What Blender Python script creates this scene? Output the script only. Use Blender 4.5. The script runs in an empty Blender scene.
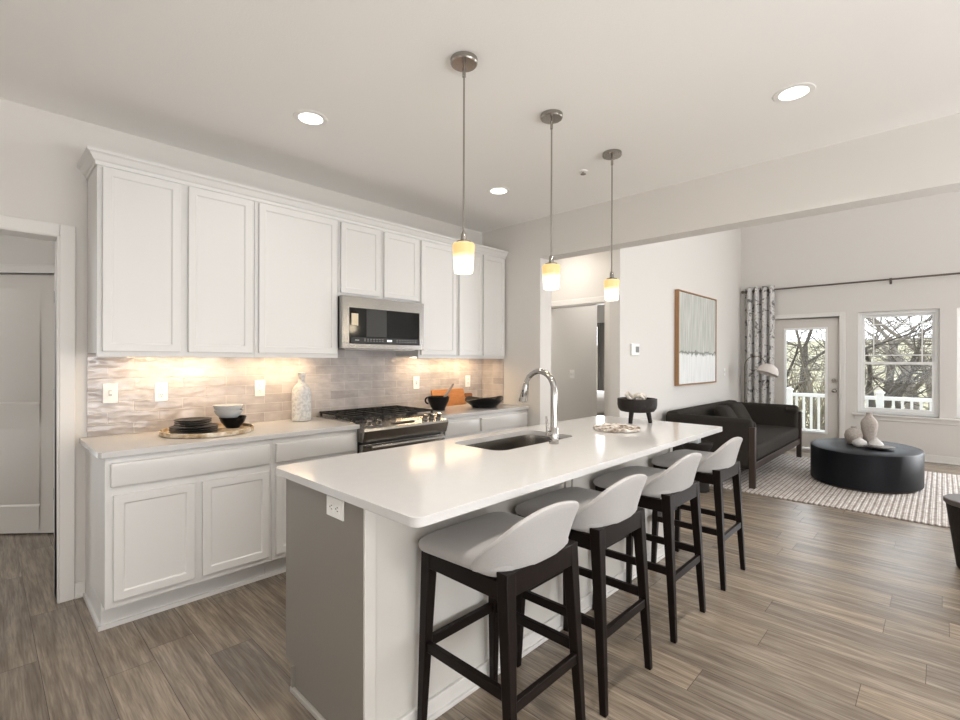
import bpy, bmesh, math, random
from mathutils import Vector, Matrix
random.seed(7)
S = bpy.context.scene
COL = S.collection
PI = math.pi
# ------------------------------------------------------------------ camera
cam_d = bpy.data.cameras.new('camera'); cam = bpy.data.objects.new('camera', cam_d); COL.objects.link(cam)
cam_d.sensor_fit = 'HORIZONTAL'; cam_d.sensor_width = 36; cam_d.lens = 480.6 / 960 * 36
cam_d.clip_start = 0.05; cam_d.clip_end = 400
TH = 0.7658
cam.matrix_world = Matrix.Translation((0, 0, 1.3675)) @ Matrix.Rotation(TH - PI / 2, 4, 'Z') @ Matrix.Rotation(PI / 2, 4, 'X') @ Matrix.Rotation(0.0025, 4, 'Z')
S.camera = cam
# ------------------------------------------------------------------ world, view
W = bpy.data.worlds.new('world'); S.world = W; W.use_nodes = True
wn, wl = W.node_tree.nodes, W.node_tree.links
bg = wn['Background']
tc = wn.new('ShaderNodeTexCoord'); sep = wn.new('ShaderNodeSeparateXYZ'); rmp = wn.new('ShaderNodeValToRGB')
wl.new(tc.outputs['Generated'], sep.inputs[0]); wl.new(sep.outputs['Z'], rmp.inputs[0])
rmp.color_ramp.elements[0].position = 0.0; rmp.color_ramp.elements[0].color = (0.95, 0.97, 1.0, 1)
rmp.color_ramp.elements[1].position = 0.7; rmp.color_ramp.elements[1].color = (0.86, 0.93, 1.0, 1)
wl.new(rmp.outputs[0], bg.inputs['Color']); bg.inputs['Strength'].default_value = 3.0
S.view_settings.view_transform = 'Standard'; S.view_settings.look = 'None'
S.view_settings.gamma = 1; S.view_settings.use_curve_mapping = False
S.view_settings.exposure = 0.17
S.cycles.max_bounces = 8; S.cycles.diffuse_bounces = 5; S.cycles.glossy_bounces = 4; S.cycles.transparent_max_bounces = 12
S.cycles.caustics_reflective = False; S.cycles.caustics_refractive = False; S.cycles.sample_clamp_indirect = 4

def area(name, loc, target, sx, sy, power, col, spread=180):
    d = bpy.data.lights.new(name, 'AREA'); d.shape = 'RECTANGLE'; d.size = sx; d.size_y = sy
    d.energy = power; d.color = col; d.spread = math.radians(spread)
    o = bpy.data.objects.new(name, d); COL.objects.link(o); o.location = loc
    o.rotation_euler = (Vector(target) - Vector(loc)).to_track_quat('-Z', 'Y').to_euler()
    return o
DAY = (0.96, 0.975, 1.0)
NEU = (1.0, 0.96, 0.91)
# unseen fill lamps added at windowless walls, then daylight at the window wall
area('fill_behind_camera', (1.2, -3.3, 1.05), (1.2, -1.1, 3.35), 4.4, 1.9, 220, DAY)
area('fill_left_wall', (-2.35, -0.6, 1.3), (-0.6, -0.2, 3.6), 3.6, 2.0, 34, DAY)
area('fill_great_room', (4.9, -3.75, 3.3), (8.9, -0.2, 1.7), 2.6, 1.9, 105, DAY)
area('daylight_windows', (8.88, -1.6, 1.4), (3, -0.6, 1.0), 1.9, 1.5, 160, DAY)
area('hall_fill', (-0.6, 4.1, 2.72), (-0.6, 4.1, 0), 0.4, 0.4, 1.6, (1, 0.9, 0.78))  # unseen lamp added to brighten the hall door
area('bedroom_fill', (6.0, 3.0, 2.72), (6.0, 3.0, 0), 0.4, 0.4, 9, NEU)  # unseen lamp added to lift the grey bedroom wall
area('alcove_fill', (4.45, 3.2, 2.72), (4.45, 3.2, 0), 0.3, 0.3, 9, (1, 0.93, 0.85))  # unseen lamp added to light the alcove wall over the doorway
area('bedroom_daylight', (8.6, 4.9, 1.5), (5.6, 3.9, 1.4), 1.2, 1.3, 22, DAY)
CANS_AND_FILL = [(1.30, 2.59), (2.911, 2.593), (2.885, 0.55), (1.30, 0.55), (-0.35, 2.2), (-0.35, 0.4)]  # last two are unseen lamps added for light, without fixtures
for cx, cy in CANS_AND_FILL:
    d = bpy.data.lights.new('can_or_fill_light', 'AREA'); d.shape = 'DISK'; d.size = 0.13; d.energy = 1.8 if cy > 2 else 10; d.spread = math.radians(140); d.color = (1, 0.95, 0.89)
    o = bpy.data.objects.new('can_or_fill_light', d); COL.objects.link(o); o.location = (cx, cy, 2.722)

# ------------------------------------------------------------------ materials
MATS = {}
def mat(name, col, rough=0.5, metal=0.0, spec=0.5, bump=0, bscale=60, var=0, vscale=8, coat=0, stretch=(1, 1, 1), sheen=0):
    if name in MATS: return MATS[name]
    m = bpy.data.materials.new(name); m.use_nodes = True; MATS[name] = m
    n, l = m.node_tree.nodes, m.node_tree.links
    b = n['Principled BSDF']
    b.inputs['Base Color'].default_value = (*col, 1); b.inputs['Roughness'].default_value = rough
    b.inputs['Metallic'].default_value = metal; b.inputs['Specular IOR Level'].default_value = spec
    b.inputs['Coat Weight'].default_value = coat
    b.inputs['Sheen Weight'].default_value = sheen
    if var or bump:
        t = n.new('ShaderNodeTexCoord'); mp = n.new('ShaderNodeMapping'); mp.inputs['Scale'].default_value = stretch
        l.new(t.outputs['Object'], mp.inputs[0])
    if var:
        nz = n.new('ShaderNodeTexNoise'); nz.inputs['Scale'].default_value = vscale; nz.inputs['Detail'].default_value = 6
        l.new(mp.outputs[0], nz.inputs['Vector'])
        mx = n.new('ShaderNodeMix'); mx.data_type = 'RGBA'
        mx.inputs[6].default_value = (*[c * (1 - var) for c in col], 1); mx.inputs[7].default_value = (*[min(1, c * (1 + var)) for c in col], 1)
        l.new(nz.outputs['Fac'], mx.inputs[0]); l.new(mx.outputs[2], b.inputs['Base Color'])
    if bump:
        nb = n.new('ShaderNodeTexNoise'); nb.inputs['Scale'].default_value = bscale; nb.inputs['Detail'].default_value = 3
        l.new(mp.outputs[0], nb.inputs['Vector'])
        bp_ = n.new('ShaderNodeBump'); bp_.inputs['Strength'].default_value = bump; bp_.inputs['Distance'].default_value = 0.01
        l.new(nb.outputs['Fac'], bp_.inputs['Height']); l.new(bp_.outputs[0], b.inputs['Normal'])
    return m
def emis(name, col, strength):
    m = bpy.data.materials.new(name); m.use_nodes = True; MATS[name] = m
    b = m.node_tree.nodes['Principled BSDF']
    b.inputs['Base Color'].default_value = (0.8, 0.8, 0.8, 1)
    b.inputs['Emission Color'].default_value = (*col, 1); b.inputs['Emission Strength'].default_value = strength
    return m
def nodes_of(m):
    return m.node_tree.nodes, m.node_tree.links, m.node_tree.nodes['Principled BSDF']

WALL = mat('wall_paint', (0.69, 0.665, 0.63), 0.65, bump=0.04, bscale=220)
CEIL = mat('ceiling_paint', (0.90, 0.885, 0.86), 0.8, bump=0.12, bscale=160)
TRIM = mat('trim_paint', (0.76, 0.74, 0.71), 0.4)
DOORP = mat('door_paint', (0.68, 0.645, 0.60), 0.4)
CAB = mat('cabinet_paint', (0.72, 0.71, 0.695), 0.38)
QUARTZ = mat('white_quartz', (0.61, 0.60, 0.59), 0.13, var=0.025, vscale=22)
ISLG = mat('island_grey_finish', (0.225, 0.205, 0.178), 0.45, bump=0.03, bscale=300)
ISLB = mat('island_back_panel', (0.66, 0.64, 0.60), 0.5)
STEEL = mat('brushed_steel', (0.41, 0.395, 0.375), 0.27, 1.0, stretch=(1, 60, 60), bump=0.02, bscale=30)
NICKEL = mat('brushed_nickel', (0.36, 0.335, 0.305), 0.24, 1.0)
CHROME = mat('chrome', (0.45, 0.435, 0.415), 0.1, 1.0)
BLACKG = mat('black_glass', (0.006, 0.006, 0.006), 0.08, spec=0.35)
BLACKM = mat('black_metal', (0.015, 0.015, 0.016), 0.45)
IRON = mat('cast_iron', (0.012, 0.012, 0.012), 0.6, spec=0.3, bump=0.15, bscale=200)
BLACKC = mat('black_ceramic', (0.006, 0.0055, 0.0055), 0.3, spec=0.16)
PLASTIC = mat('white_plastic', (0.86, 0.85, 0.82), 0.35)
SLOT = mat('outlet_slot', (0.05, 0.05, 0.05), 0.6)
FABL = mat('light_grey_fabric', (0.41, 0.395, 0.385), 0.95, bump=0.25, bscale=420, var=0.09, vscale=260, sheen=0.3)
ESP = mat('espresso_wood', (0.0085, 0.0052, 0.0042), 0.42, spec=0.15, stretch=(30, 30, 2), var=0.45, vscale=6)
SOFA = mat('charcoal_fabric', (0.033, 0.0285, 0.024), 0.95, spec=0.2, bump=0.3, bscale=380, var=0.5, vscale=300)
SOFAW = mat('sofa_wood', (0.035, 0.022, 0.016), 0.45, stretch=(20, 20, 2), var=0.3, vscale=5)
OAK = mat('oak_frame', (0.36, 0.19, 0.085), 0.5, stretch=(20, 20, 2), var=0.25, vscale=6)
BOARDW = mat('acacia_board', (0.42, 0.185, 0.065), 0.4, stretch=(3, 20, 24), var=0.4, vscale=5)
DARKW = mat('dark_carved_wood', (0.016, 0.013, 0.0115), 0.6, spec=0.25, bump=0.2, bscale=90, var=0.3, vscale=30)
TABLEB = mat('blackened_table', (0.006, 0.0072, 0.010), 0.45, spec=0.2, stretch=(6, 6, 30), var=0.4, vscale=6, bump=0.05, bscale=20)
TABLEF = mat('bronze_plinth', (0.07, 0.05, 0.036), 0.5)
GREYC = mat('grey_white_ceramic', (0.55, 0.57, 0.58), 0.3)
STONEW = mat('white_speckled_ceramic', (0.60, 0.58, 0.56), 0.7, var=0.28, vscale=70, bump=0.4, bscale=90)
VASEP = mat('taupe_pitted_pottery', (0.42, 0.37, 0.33), 0.85, var=0.4, vscale=60, bump=0.9, bscale=75)
CARVED = mat('whitewashed_wood', (0.60, 0.56, 0.51), 0.7, var=0.3, vscale=35)
ROD = mat('bronze_rod', (0.16, 0.13, 0.115), 0.4, 0.8)
VINYL = mat('white_vinyl', (0.88, 0.88, 0.87), 0.35)
LAMPW = mat('lamp_shade_enamel', (0.66, 0.61, 0.57), 0.4)
LAMPI = mat('lamp_shade_inside', (0.78, 0.76, 0.73), 0.5)
DUVET = mat('white_duvet', (0.8, 0.78, 0.75), 0.9)
BEDB = mat('bed_skirt', (0.42, 0.38, 0.34), 0.9)
BARK = mat('bark', (0.075, 0.064, 0.053), 0.9, var=0.5, vscale=14)
BARKL = mat('pale_bark', (0.19, 0.165, 0.14), 0.9, var=0.4, vscale=14)
CURTG = mat('grey_curtain', (0.24, 0.22, 0.20), 0.9)
BLIND = mat('shade_white', (0.85, 0.83, 0.8), 0.8)
WOODSP = mat('pestle_grey', (0.20, 0.185, 0.175), 0.5)

def floor_mat():
    m = mat('plank_floor', (0.3, 0.25, 0.2), 0.27)
    n, l, b = nodes_of(m)
    t = n.new('ShaderNodeTexCoord'); s = n.new('ShaderNodeSeparateXYZ'); c = n.new('ShaderNodeCombineXYZ')
    l.new(t.outputs['Object'], s.inputs[0]); l.new(s.outputs['Y'], c.inputs['X']); l.new(s.outputs['X'], c.inputs['Y'])
    dv = n.new('ShaderNodeMath'); dv.operation = 'DIVIDE'; dv.inputs[1].default_value = 0.185; l.new(s.outputs['X'], dv.inputs[0])
    fl = n.new('ShaderNodeMath'); fl.operation = 'FLOOR'; l.new(dv.outputs[0], fl.inputs[0])
    wn_ = n.new('ShaderNodeTexWhiteNoise'); wn_.noise_dimensions = '1D'; l.new(fl.outputs[0], wn_.inputs['W'])
    ma = n.new('ShaderNodeMath'); ma.operation = 'MULTIPLY_ADD'; ma.inputs[1].default_value = 1.22; l.new(wn_.outputs['Value'], ma.inputs[0]); l.new(s.outputs['Y'], ma.inputs[2])
    c2 = n.new('ShaderNodeCombineXYZ'); l.new(ma.outputs[0], c2.inputs['X']); l.new(s.outputs['X'], c2.inputs['Y'])
    br = n.new('ShaderNodeTexBrick'); l.new(c2.outputs[0], br.inputs['Vector'])
    br.inputs['Scale'].default_value = 1; br.inputs['Brick Width'].default_value = 1.22; br.inputs['Row Height'].default_value = 0.185
    br.inputs['Mortar Size'].default_value = 0.0012; br.inputs['Mortar Smooth'].default_value = 0.1
    br.offset = 0.0
    br.inputs['Color1'].default_value = (0, 0, 0, 1); br.inputs['Color2'].default_value = (1, 1, 1, 1); br.inputs['Mortar'].default_value = (0.5, 0.5, 0.5, 1)
    # grain: noise stretched along the plank, shifted per plank
    mp = n.new('ShaderNodeMapping'); mp.inputs['Scale'].default_value = (1.5, 20, 1); l.new(c.outputs[0], mp.inputs[0])
    mul = n.new('ShaderNodeMath'); mul.operation = 'MULTIPLY'; mul.inputs[1].default_value = 37; l.new(br.outputs['Color'], mul.inputs[0])
    nz = n.new('ShaderNodeTexNoise'); nz.noise_dimensions = '4D'; nz.inputs['Scale'].default_value = 1.6; nz.inputs['Detail'].default_value = 8; nz.inputs['Roughness'].default_value = 0.62
    nz.inputs['Distortion'].default_value = 0.5
    l.new(mp.outputs[0], nz.inputs['Vector']); l.new(mul.outputs[0], nz.inputs['W'])
    mp2 = n.new('ShaderNodeMapping'); mp2.inputs['Scale'].default_value = (6, 120, 1); l.new(c.outputs[0], mp2.inputs[0])
    n2 = n.new('ShaderNodeTexNoise'); n2.inputs['Scale'].default_value = 1; n2.inputs['Detail'].default_value = 4; l.new(mp2.outputs[0], n2.inputs['Vector'])
    r1 = n.new('ShaderNodeValToRGB'); l.new(nz.outputs['Fac'], r1.inputs[0])
    e = r1.color_ramp.elements
    e[0].position = 0.30; e[0].color = (0.145, 0.115, 0.086, 1); e[1].position = 0.70; e[1].color = (0.375, 0.315, 0.252, 1)
    k = r1.color_ramp.elements.new(0.5); k.color = (0.235, 0.192, 0.149, 1)
    # per plank tone
    r2 = n.new('ShaderNodeValToRGB'); l.new(br.outputs['Color'], r2.inputs[0])
    r2.color_ramp.elements[0].color = (0.82, 0.83, 0.85, 1); r2.color_ramp.elements[1].color = (1.20, 1.175, 1.13, 1)
    m1 = n.new('ShaderNodeMix'); m1.data_type = 'RGBA'; m1.blend_type = 'MULTIPLY'; m1.inputs[0].default_value = 1
    l.new(r1.outputs[0], m1.inputs[6]); l.new(r2.outputs[0], m1.inputs[7])
    r3 = n.new('ShaderNodeValToRGB'); l.new(n2.outputs['Fac'], r3.inputs[0])
    r3.color_ramp.elements[0].position = 0.36; r3.color_ramp.elements[0].color = (0.78, 0.77, 0.76, 1); r3.color_ramp.elements[1].position = 0.54; r3.color_ramp.elements[1].color = (1.06, 1.06, 1.06, 1)
    m2 = n.new('ShaderNodeMix'); m2.data_type = 'RGBA'; m2.blend_type = 'MULTIPLY'; m2.inputs[0].default_value = 1
    l.new(m1.outputs[2], m2.inputs[6]); l.new(r3.outputs[0], m2.inputs[7])
    m3 = n.new('ShaderNodeMix'); m3.data_type = 'RGBA'; l.new(br.outputs['Fac'], m3.inputs[0])
    l.new(m2.outputs[2], m3.inputs[6]); m3.inputs[7].default_value = (0.07, 0.055, 0.045, 1)
    l.new(m3.outputs[2], b.inputs['Base Color'])
    bp_ = n.new('ShaderNodeBump'); bp_.inputs['Strength'].default_value = 0.08; bp_.inputs['Distance'].default_value = 0.004
    l.new(n2.outputs['Fac'], bp_.inputs['Height']); l.new(bp_.outputs[0], b.inputs['Normal'])
    return m
FLOOR = floor_mat()

def tile_mat(name, axis, zoff):
    m = mat(name, (0.5, 0.45, 0.41), 0.12)
    n, l, b = nodes_of(m)
    t = n.new('ShaderNodeTexCoord'); s = n.new('ShaderNodeSeparateXYZ'); c = n.new('ShaderNodeCombineXYZ')
    l.new(t.outputs['Object'], s.inputs[0]); l.new(s.outputs[axis], c.inputs['X'])
    ad = n.new('ShaderNodeMath'); ad.inputs[1].default_value = -zoff; l.new(s.outputs['Z'], ad.inputs[0]); l.new(ad.outputs[0], c.inputs['Y'])
    br = n.new('ShaderNodeTexBrick'); l.new(c.outputs[0], br.inputs['Vector'])
    br.inputs['Scale'].default_value = 1; br.inputs['Brick Width'].default_value = 0.262; br.inputs['Row Height'].default_value = 0.0675
    br.inputs['Mortar Size'].default_value = 0.0016; br.inputs['Mortar Smooth'].default_value = 0.3; br.offset = 0.5
    br.inputs['Color1'].default_value = (0.42, 0.385, 0.37, 1); br.inputs['Color2'].default_value = (0.54, 0.50, 0.48, 1); br.inputs['Mortar'].default_value = (0.66, 0.63, 0.59, 1)
    nz = n.new('ShaderNodeTexNoise'); nz.inputs['Scale'].default_value = 9; nz.inputs['Detail'].default_value = 4; l.new(c.outputs[0], nz.inputs['Vector'])
    rm = n.new('ShaderNodeValToRGB'); l.new(nz.outputs['Fac'], rm.inputs[0])
    rm.color_ramp.elements[0].position = 0.3; rm.color_ramp.elements[0].color = (0.84, 0.83, 0.83, 1); rm.color_ramp.elements[1].position = 0.7; rm.color_ramp.elements[1].color = (1.08, 1.08, 1.08, 1)
    mx = n.new('ShaderNodeMix'); mx.data_type = 'RGBA'; mx.blend_type = 'MULTIPLY'; mx.inputs[0].default_value = 1
    l.new(br.outputs['Color'], mx.inputs[6]); l.new(rm.outputs[0], mx.inputs[7]); l.new(mx.outputs[2], b.inputs['Base Color'])
    mp = n.new('ShaderNodeMapping'); mp.inputs['Scale'].default_value = (1, 2.2, 1); l.new(c.outputs[0], mp.inputs[0])
    nb = n.new('ShaderNodeTexNoise'); nb.inputs['Scale'].default_value = 10; nb.inputs['Detail'].default_value = 1; l.new(mp.outputs[0], nb.inputs['Vector'])
    mm = n.new('ShaderNodeMath'); mm.operation = 'MULTIPLY_ADD'; mm.inputs[1].default_value = -0.9; l.new(br.outputs['Fac'], mm.inputs[0]); l.new(nb.outputs['Fac'], mm.inputs[2])
    bp_ = n.new('ShaderNodeBump'); bp_.inputs['Strength'].default_value = 0.55; bp_.inputs['Distance'].default_value = 0.012
    l.new(mm.outputs[0], bp_.inputs['Height']); l.new(bp_.outputs[0], b.inputs['Normal'])
    return m
TILE = tile_mat('glazed_tile', 'X', 0.914)
TILER = tile_mat('glazed_tile_return', 'Y', 0.914)

def glass_mat():
    m = bpy.data.materials.new('window_glass'); m.use_nodes = True
    n, l = m.node_tree.nodes, m.node_tree.links
    for x in list(n): n.remove(x)
    o = n.new('ShaderNodeOutputMaterial'); tr = n.new('ShaderNodeBsdfTransparent'); gl = n.new('ShaderNodeBsdfGlossy')
    gl.inputs['Roughness'].default_value = 0.02; fr = n.new('ShaderNodeFresnel'); fr.inputs[0].default_value = 1.35
    tr.inputs[0].default_value = (0.96, 0.97, 0.97, 1)
    mx = n.new('ShaderNodeMixShader'); l.new(fr.outputs[0], mx.inputs[0]); l.new(tr.outputs[0], mx.inputs[1]); l.new(gl.outputs[0], mx.inputs[2]); l.new(mx.outputs[0], o.inputs[0])
    return m
GLASS = glass_mat()

def shade_mat():
    m = mat('pendant_glass', (0.8, 0.7, 0.5), 0.3)
    n, l, b = nodes_of(m)
    t = n.new('ShaderNodeTexCoord'); s = n.new('ShaderNodeSeparateXYZ'); l.new(t.outputs['Generated'], s.inputs[0])
    r = n.new('ShaderNodeValToRGB'); l.new(s.outputs['Z'], r.inputs[0]); e = r.color_ramp.elements
    e[0].position = 0.36; e[0].color = (1.0, 0.93, 0.76, 1); e[1].position = 0.66; e[1].color = (0.80, 0.50, 0.17, 1)
    k = e.new(0.50); k.color = (0.98, 0.80, 0.45, 1)
    l.new(r.outputs[0], b.inputs['Emission Color'])
    r2 = n.new('ShaderNodeMapRange'); l.new(s.outputs['Z'], r2.inputs[0]); r2.inputs[1].default_value = 0.30; r2.inputs[2].default_value = 0.62; r2.inputs[3].default_value = 2.6; r2.inputs[4].default_value = 0.92
    l.new(r2.outputs[0], b.inputs['Emission Strength'])
    b.inputs['Base Color'].default_value = (0.3, 0.25, 0.16, 1)
    return m
PENDG = shade_mat()
CANLENS = emis('can_lens', (1.0, 0.96, 0.90), 4.0)
UCL = emis('undercabinet_diffuser', (1.0, 0.83, 0.6), 5.0)
DISP = emis('appliance_display', (0.75, 0.9, 1.0), 0.9)

def rug_mat():
    m = mat('woven_rug', (0.5, 0.45, 0.42), 0.95)
    n, l, b = nodes_of(m)
    t = n.new('ShaderNodeTexCoord'); s = n.new('ShaderNodeSeparateXYZ'); l.new(t.outputs['Object'], s.inputs[0])
    c = n.new('ShaderNodeCombineXYZ'); l.new(s.outputs['X'], c.inputs['X']); l.new(s.outputs['Y'], c.inputs['Y'])
    br = n.new('ShaderNodeTexBrick'); l.new(c.outputs[0], br.inputs['Vector'])
    br.inputs['Scale'].default_value = 1; br.inputs['Brick Width'].default_value = 0.11; br.inputs['Row Height'].default_value = 0.021; br.offset = 0.5
    br.inputs['Mortar Size'].default_value = 0.004; br.inputs['Mortar Smooth'].default_value = 0.6
    br.inputs['Color1'].default_value = (0.80, 0.77, 0.73, 1); br.inputs['Color2'].default_value = (0.66, 0.61, 0.56, 1); br.inputs['Mortar'].default_value = (0.46, 0.42, 0.40, 1)
    # every other row is dark yarn
    md = n.new('ShaderNodeMath'); md.operation = 'PINGPONG'; md.inputs[1].default_value = 0.021; l.new(s.outputs['Y'], md.inputs[0])
    rr = n.new('ShaderNodeValToRGB'); mr = n.new('ShaderNodeMath'); mr.operation = 'DIVIDE'; mr.inputs[1].default_value = 0.021; l.new(md.outputs[0], mr.inputs[0]); l.new(mr.outputs[0], rr.inputs[0])
    rr.color_ramp.elements[0].position = 0.28; rr.color_ramp.elements[0].color = (0.60, 0.57, 0.56, 1); rr.color_ramp.elements[1].position = 0.55; rr.color_ramp.elements[1].color = (1, 1, 1, 1)
    nz = n.new('ShaderNodeTexNoise'); nz.inputs['Scale'].default_value = 26; l.new(t.outputs['Object'], nz.inputs['Vector'])
    r4 = n.new('ShaderNodeValToRGB'); l.new(nz.outputs['Fac'], r4.inputs[0]); r4.color_ramp.elements[0].position = 0.35; r4.color_ramp.elements[0].color = (0.78, 0.73, 0.70, 1); r4.color_ramp.elements[1].position = 0.55; r4.color_ramp.elements[1].color = (1, 1, 1, 1)
    m1 = n.new('ShaderNodeMix'); m1.data_type = 'RGBA'; m1.blend_type = 'MULTIPLY'; m1.inputs[0].default_value = 1
    l.new(br.outputs['Color'], m1.inputs[6]); l.new(rr.outputs[0], m1.inputs[7])
    m2 = n.new('ShaderNodeMix'); m2.data_type = 'RGBA'; m2.blend_type = 'MULTIPLY'; m2.inputs[0].default_value = 1
    l.new(m1.outputs[2], m2.inputs[6]); l.new(r4.outputs[0], m2.inputs[7]); l.new(m2.outputs[2], b.inputs['Base Color'])
    bp_ = n.new('ShaderNodeBump'); bp_.inputs['Strength'].default_value = 0.9; bp_.inputs['Distance'].default_value = 0.01
    l.new(rr.outputs[0], bp_.inputs['Height']); l.new(bp_.outputs[0], b.inputs['Normal'])
    return m
RUG = rug_mat()

def canvas_mat():
    m = mat('painted_canvas', (0.6, 0.6, 0.57), 0.8)
    n, l, b = nodes_of(m)
    t = n.new('ShaderNodeTexCoord'); s = n.new('ShaderNodeSeparateXYZ'); l.new(t.outputs['Object'], s.inputs[0])
    mp = n.new('ShaderNodeMapping'); mp.inputs['Scale'].default_value = (16, 1, 1.6); l.new(t.outputs['Object'], mp.inputs[0])
    nz = n.new('ShaderNodeTexNoise'); nz.inputs['Scale'].default_value = 1.7; nz.inputs['Detail'].default_value = 7; l.new(mp.outputs[0], nz.inputs['Vector'])
    ru = n.new('ShaderNodeValToRGB'); l.new(nz.outputs['Fac'], ru.inputs[0])
    ru.color_ramp.elements[0].position = 0.3; ru.color_ramp.elements[0].color = (0.40, 0.41, 0.375, 1); ru.color_ramp.elements[1].position = 0.7; ru.color_ramp.elements[1].color = (0.60, 0.605, 0.565, 1)
    rl = n.new('ShaderNodeValToRGB'); l.new(nz.outputs['Fac'], rl.inputs[0])
    rl.color_ramp.elements[0].position = 0.3; rl.color_ramp.elements[0].color = (0.70, 0.71, 0.69, 1); rl.color_ramp.elements[1].position = 0.6; rl.color_ramp.elements[1].color = (0.80, 0.81, 0.80, 1)
    n2 = n.new('ShaderNodeTexNoise'); n2.inputs['Scale'].default_value = 14; n2.inputs['Detail'].default_value = 5; l.new(t.outputs['Object'], n2.inputs['Vector'])
    a = n.new('ShaderNodeMath'); a.operation = 'MULTIPLY_ADD'; a.inputs[1].default_value = 0.12; l.new(n2.outputs['Fac'], a.inputs[0]); l.new(s.outputs['Z'], a.inputs[2])
    g = n.new('ShaderNodeMath'); g.operation = 'GREATER_THAN'; g.inputs[1].default_value = -0.13; l.new(a.outputs[0], g.inputs[0])
    mx = n.new('ShaderNodeMix'); mx.data_type = 'RGBA'; l.new(g.outputs[0], mx.inputs[0]); l.new(rl.outputs[0], mx.inputs[6]); l.new(ru.outputs[0], mx.inputs[7])
    # ragged dark line
    sb = n.new('ShaderNodeMath'); sb.operation = 'SUBTRACT'; sb.inputs[1].default_value = -0.125; l.new(a.outputs[0], sb.inputs[0])
    ab = n.new('ShaderNodeMath'); ab.operation = 'ABSOLUTE'; l.new(sb.outputs[0], ab.inputs[0])
    rd = n.new('ShaderNodeValToRGB'); l.new(ab.outputs[0], rd.inputs[0]); rd.color_ramp.elements[0].position = 0.008; rd.color_ramp.elements[0].color = (0.45, 0.46, 0.44, 1); rd.color_ramp.elements[1].position = 0.028; rd.color_ramp.elements[1].color = (1, 1, 1, 1)
    m2 = n.new('ShaderNodeMix'); m2.data_type = 'RGBA'; m2.blend_type = 'MULTIPLY'; m2.inputs[0].default_value = 1
    l.new(mx.outputs[2], m2.inputs[6]); l.new(rd.outputs[0], m2.inputs[7]); l.new(m2.outputs[2], b.inputs['Base Color'])
    return m
CANVAS = canvas_mat()

def curtain_mat():
    m = mat('floral_curtain', (0.7, 0.7, 0.68), 0.9)
    n, l, b = nodes_of(m)
    t = n.new('ShaderNodeTexCoord')
    mp = n.new('ShaderNodeMapping'); mp.inputs['Scale'].default_value = (0.2, 1, 0.8); l.new(t.outputs['Object'], mp.inputs[0])
    nz = n.new('ShaderNodeTexNoise'); nz.inputs['Scale'].default_value = 15; nz.inputs['Detail'].default_value = 4; nz.inputs['Distortion'].default_value = 1.2; l.new(mp.outputs[0], nz.inputs['Vector'])
    r = n.new('ShaderNodeValToRGB'); l.new(nz.outputs['Fac'], r.inputs[0]); e = r.color_ramp.elements
    e[0].position = 0.36; e[0].color = (0.16, 0.155, 0.16, 1); e[1].position = 0.47; e[1].color = (0.70, 0.68, 0.65, 1)
    k = e.new(0.62); k.color = (0.56, 0.56, 0.56, 1)
    l.new(r.outputs[0], b.inputs['Base Color'])
    return m
CURT = curtain_mat()

def ground_mat(name, c1, c2, c3, sc):
    m = mat(name, c1, 0.95)
    n, l, b = nodes_of(m)
    t = n.new('ShaderNodeTexCoord')
    nz = n.new('ShaderNodeTexNoise'); nz.inputs['Scale'].default_value = sc; nz.inputs['Detail'].default_value = 8; l.new(t.outputs['Object'], nz.inputs['Vector'])
    r = n.new('ShaderNodeValToRGB'); l.new(nz.outputs['Fac'], r.inputs[0]); e = r.color_ramp.elements
    e[0].position = 0.35; e[0].color = (*c1, 1); e[1].position = 0.66; e[1].color = (*c3, 1); k = e.new(0.5); k.color = (*c2, 1)
    l.new(r.outputs[0], b.inputs['Base Color'])
    return m
LAWN = ground_mat('winter_grass', (0.22, 0.19, 0.14), (0.36, 0.325, 0.19), (0.52, 0.48, 0.38), 0.6)
MARBLE = ground_mat('mottled_shell_stone', (0.16, 0.11, 0.075), (0.55, 0.50, 0.45), (0.80, 0.78, 0.74), 26)
TRAYW = ground_mat('marbled_tray_rim', (0.30, 0.20, 0.10), (0.50, 0.40, 0.28), (0.72, 0.66, 0.56), 18)
BOTTLE = ground_mat('crackle_bottle', (0.44, 0.45, 0.45), (0.58, 0.58, 0.57), (0.68, 0.67, 0.65), 55)

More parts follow.
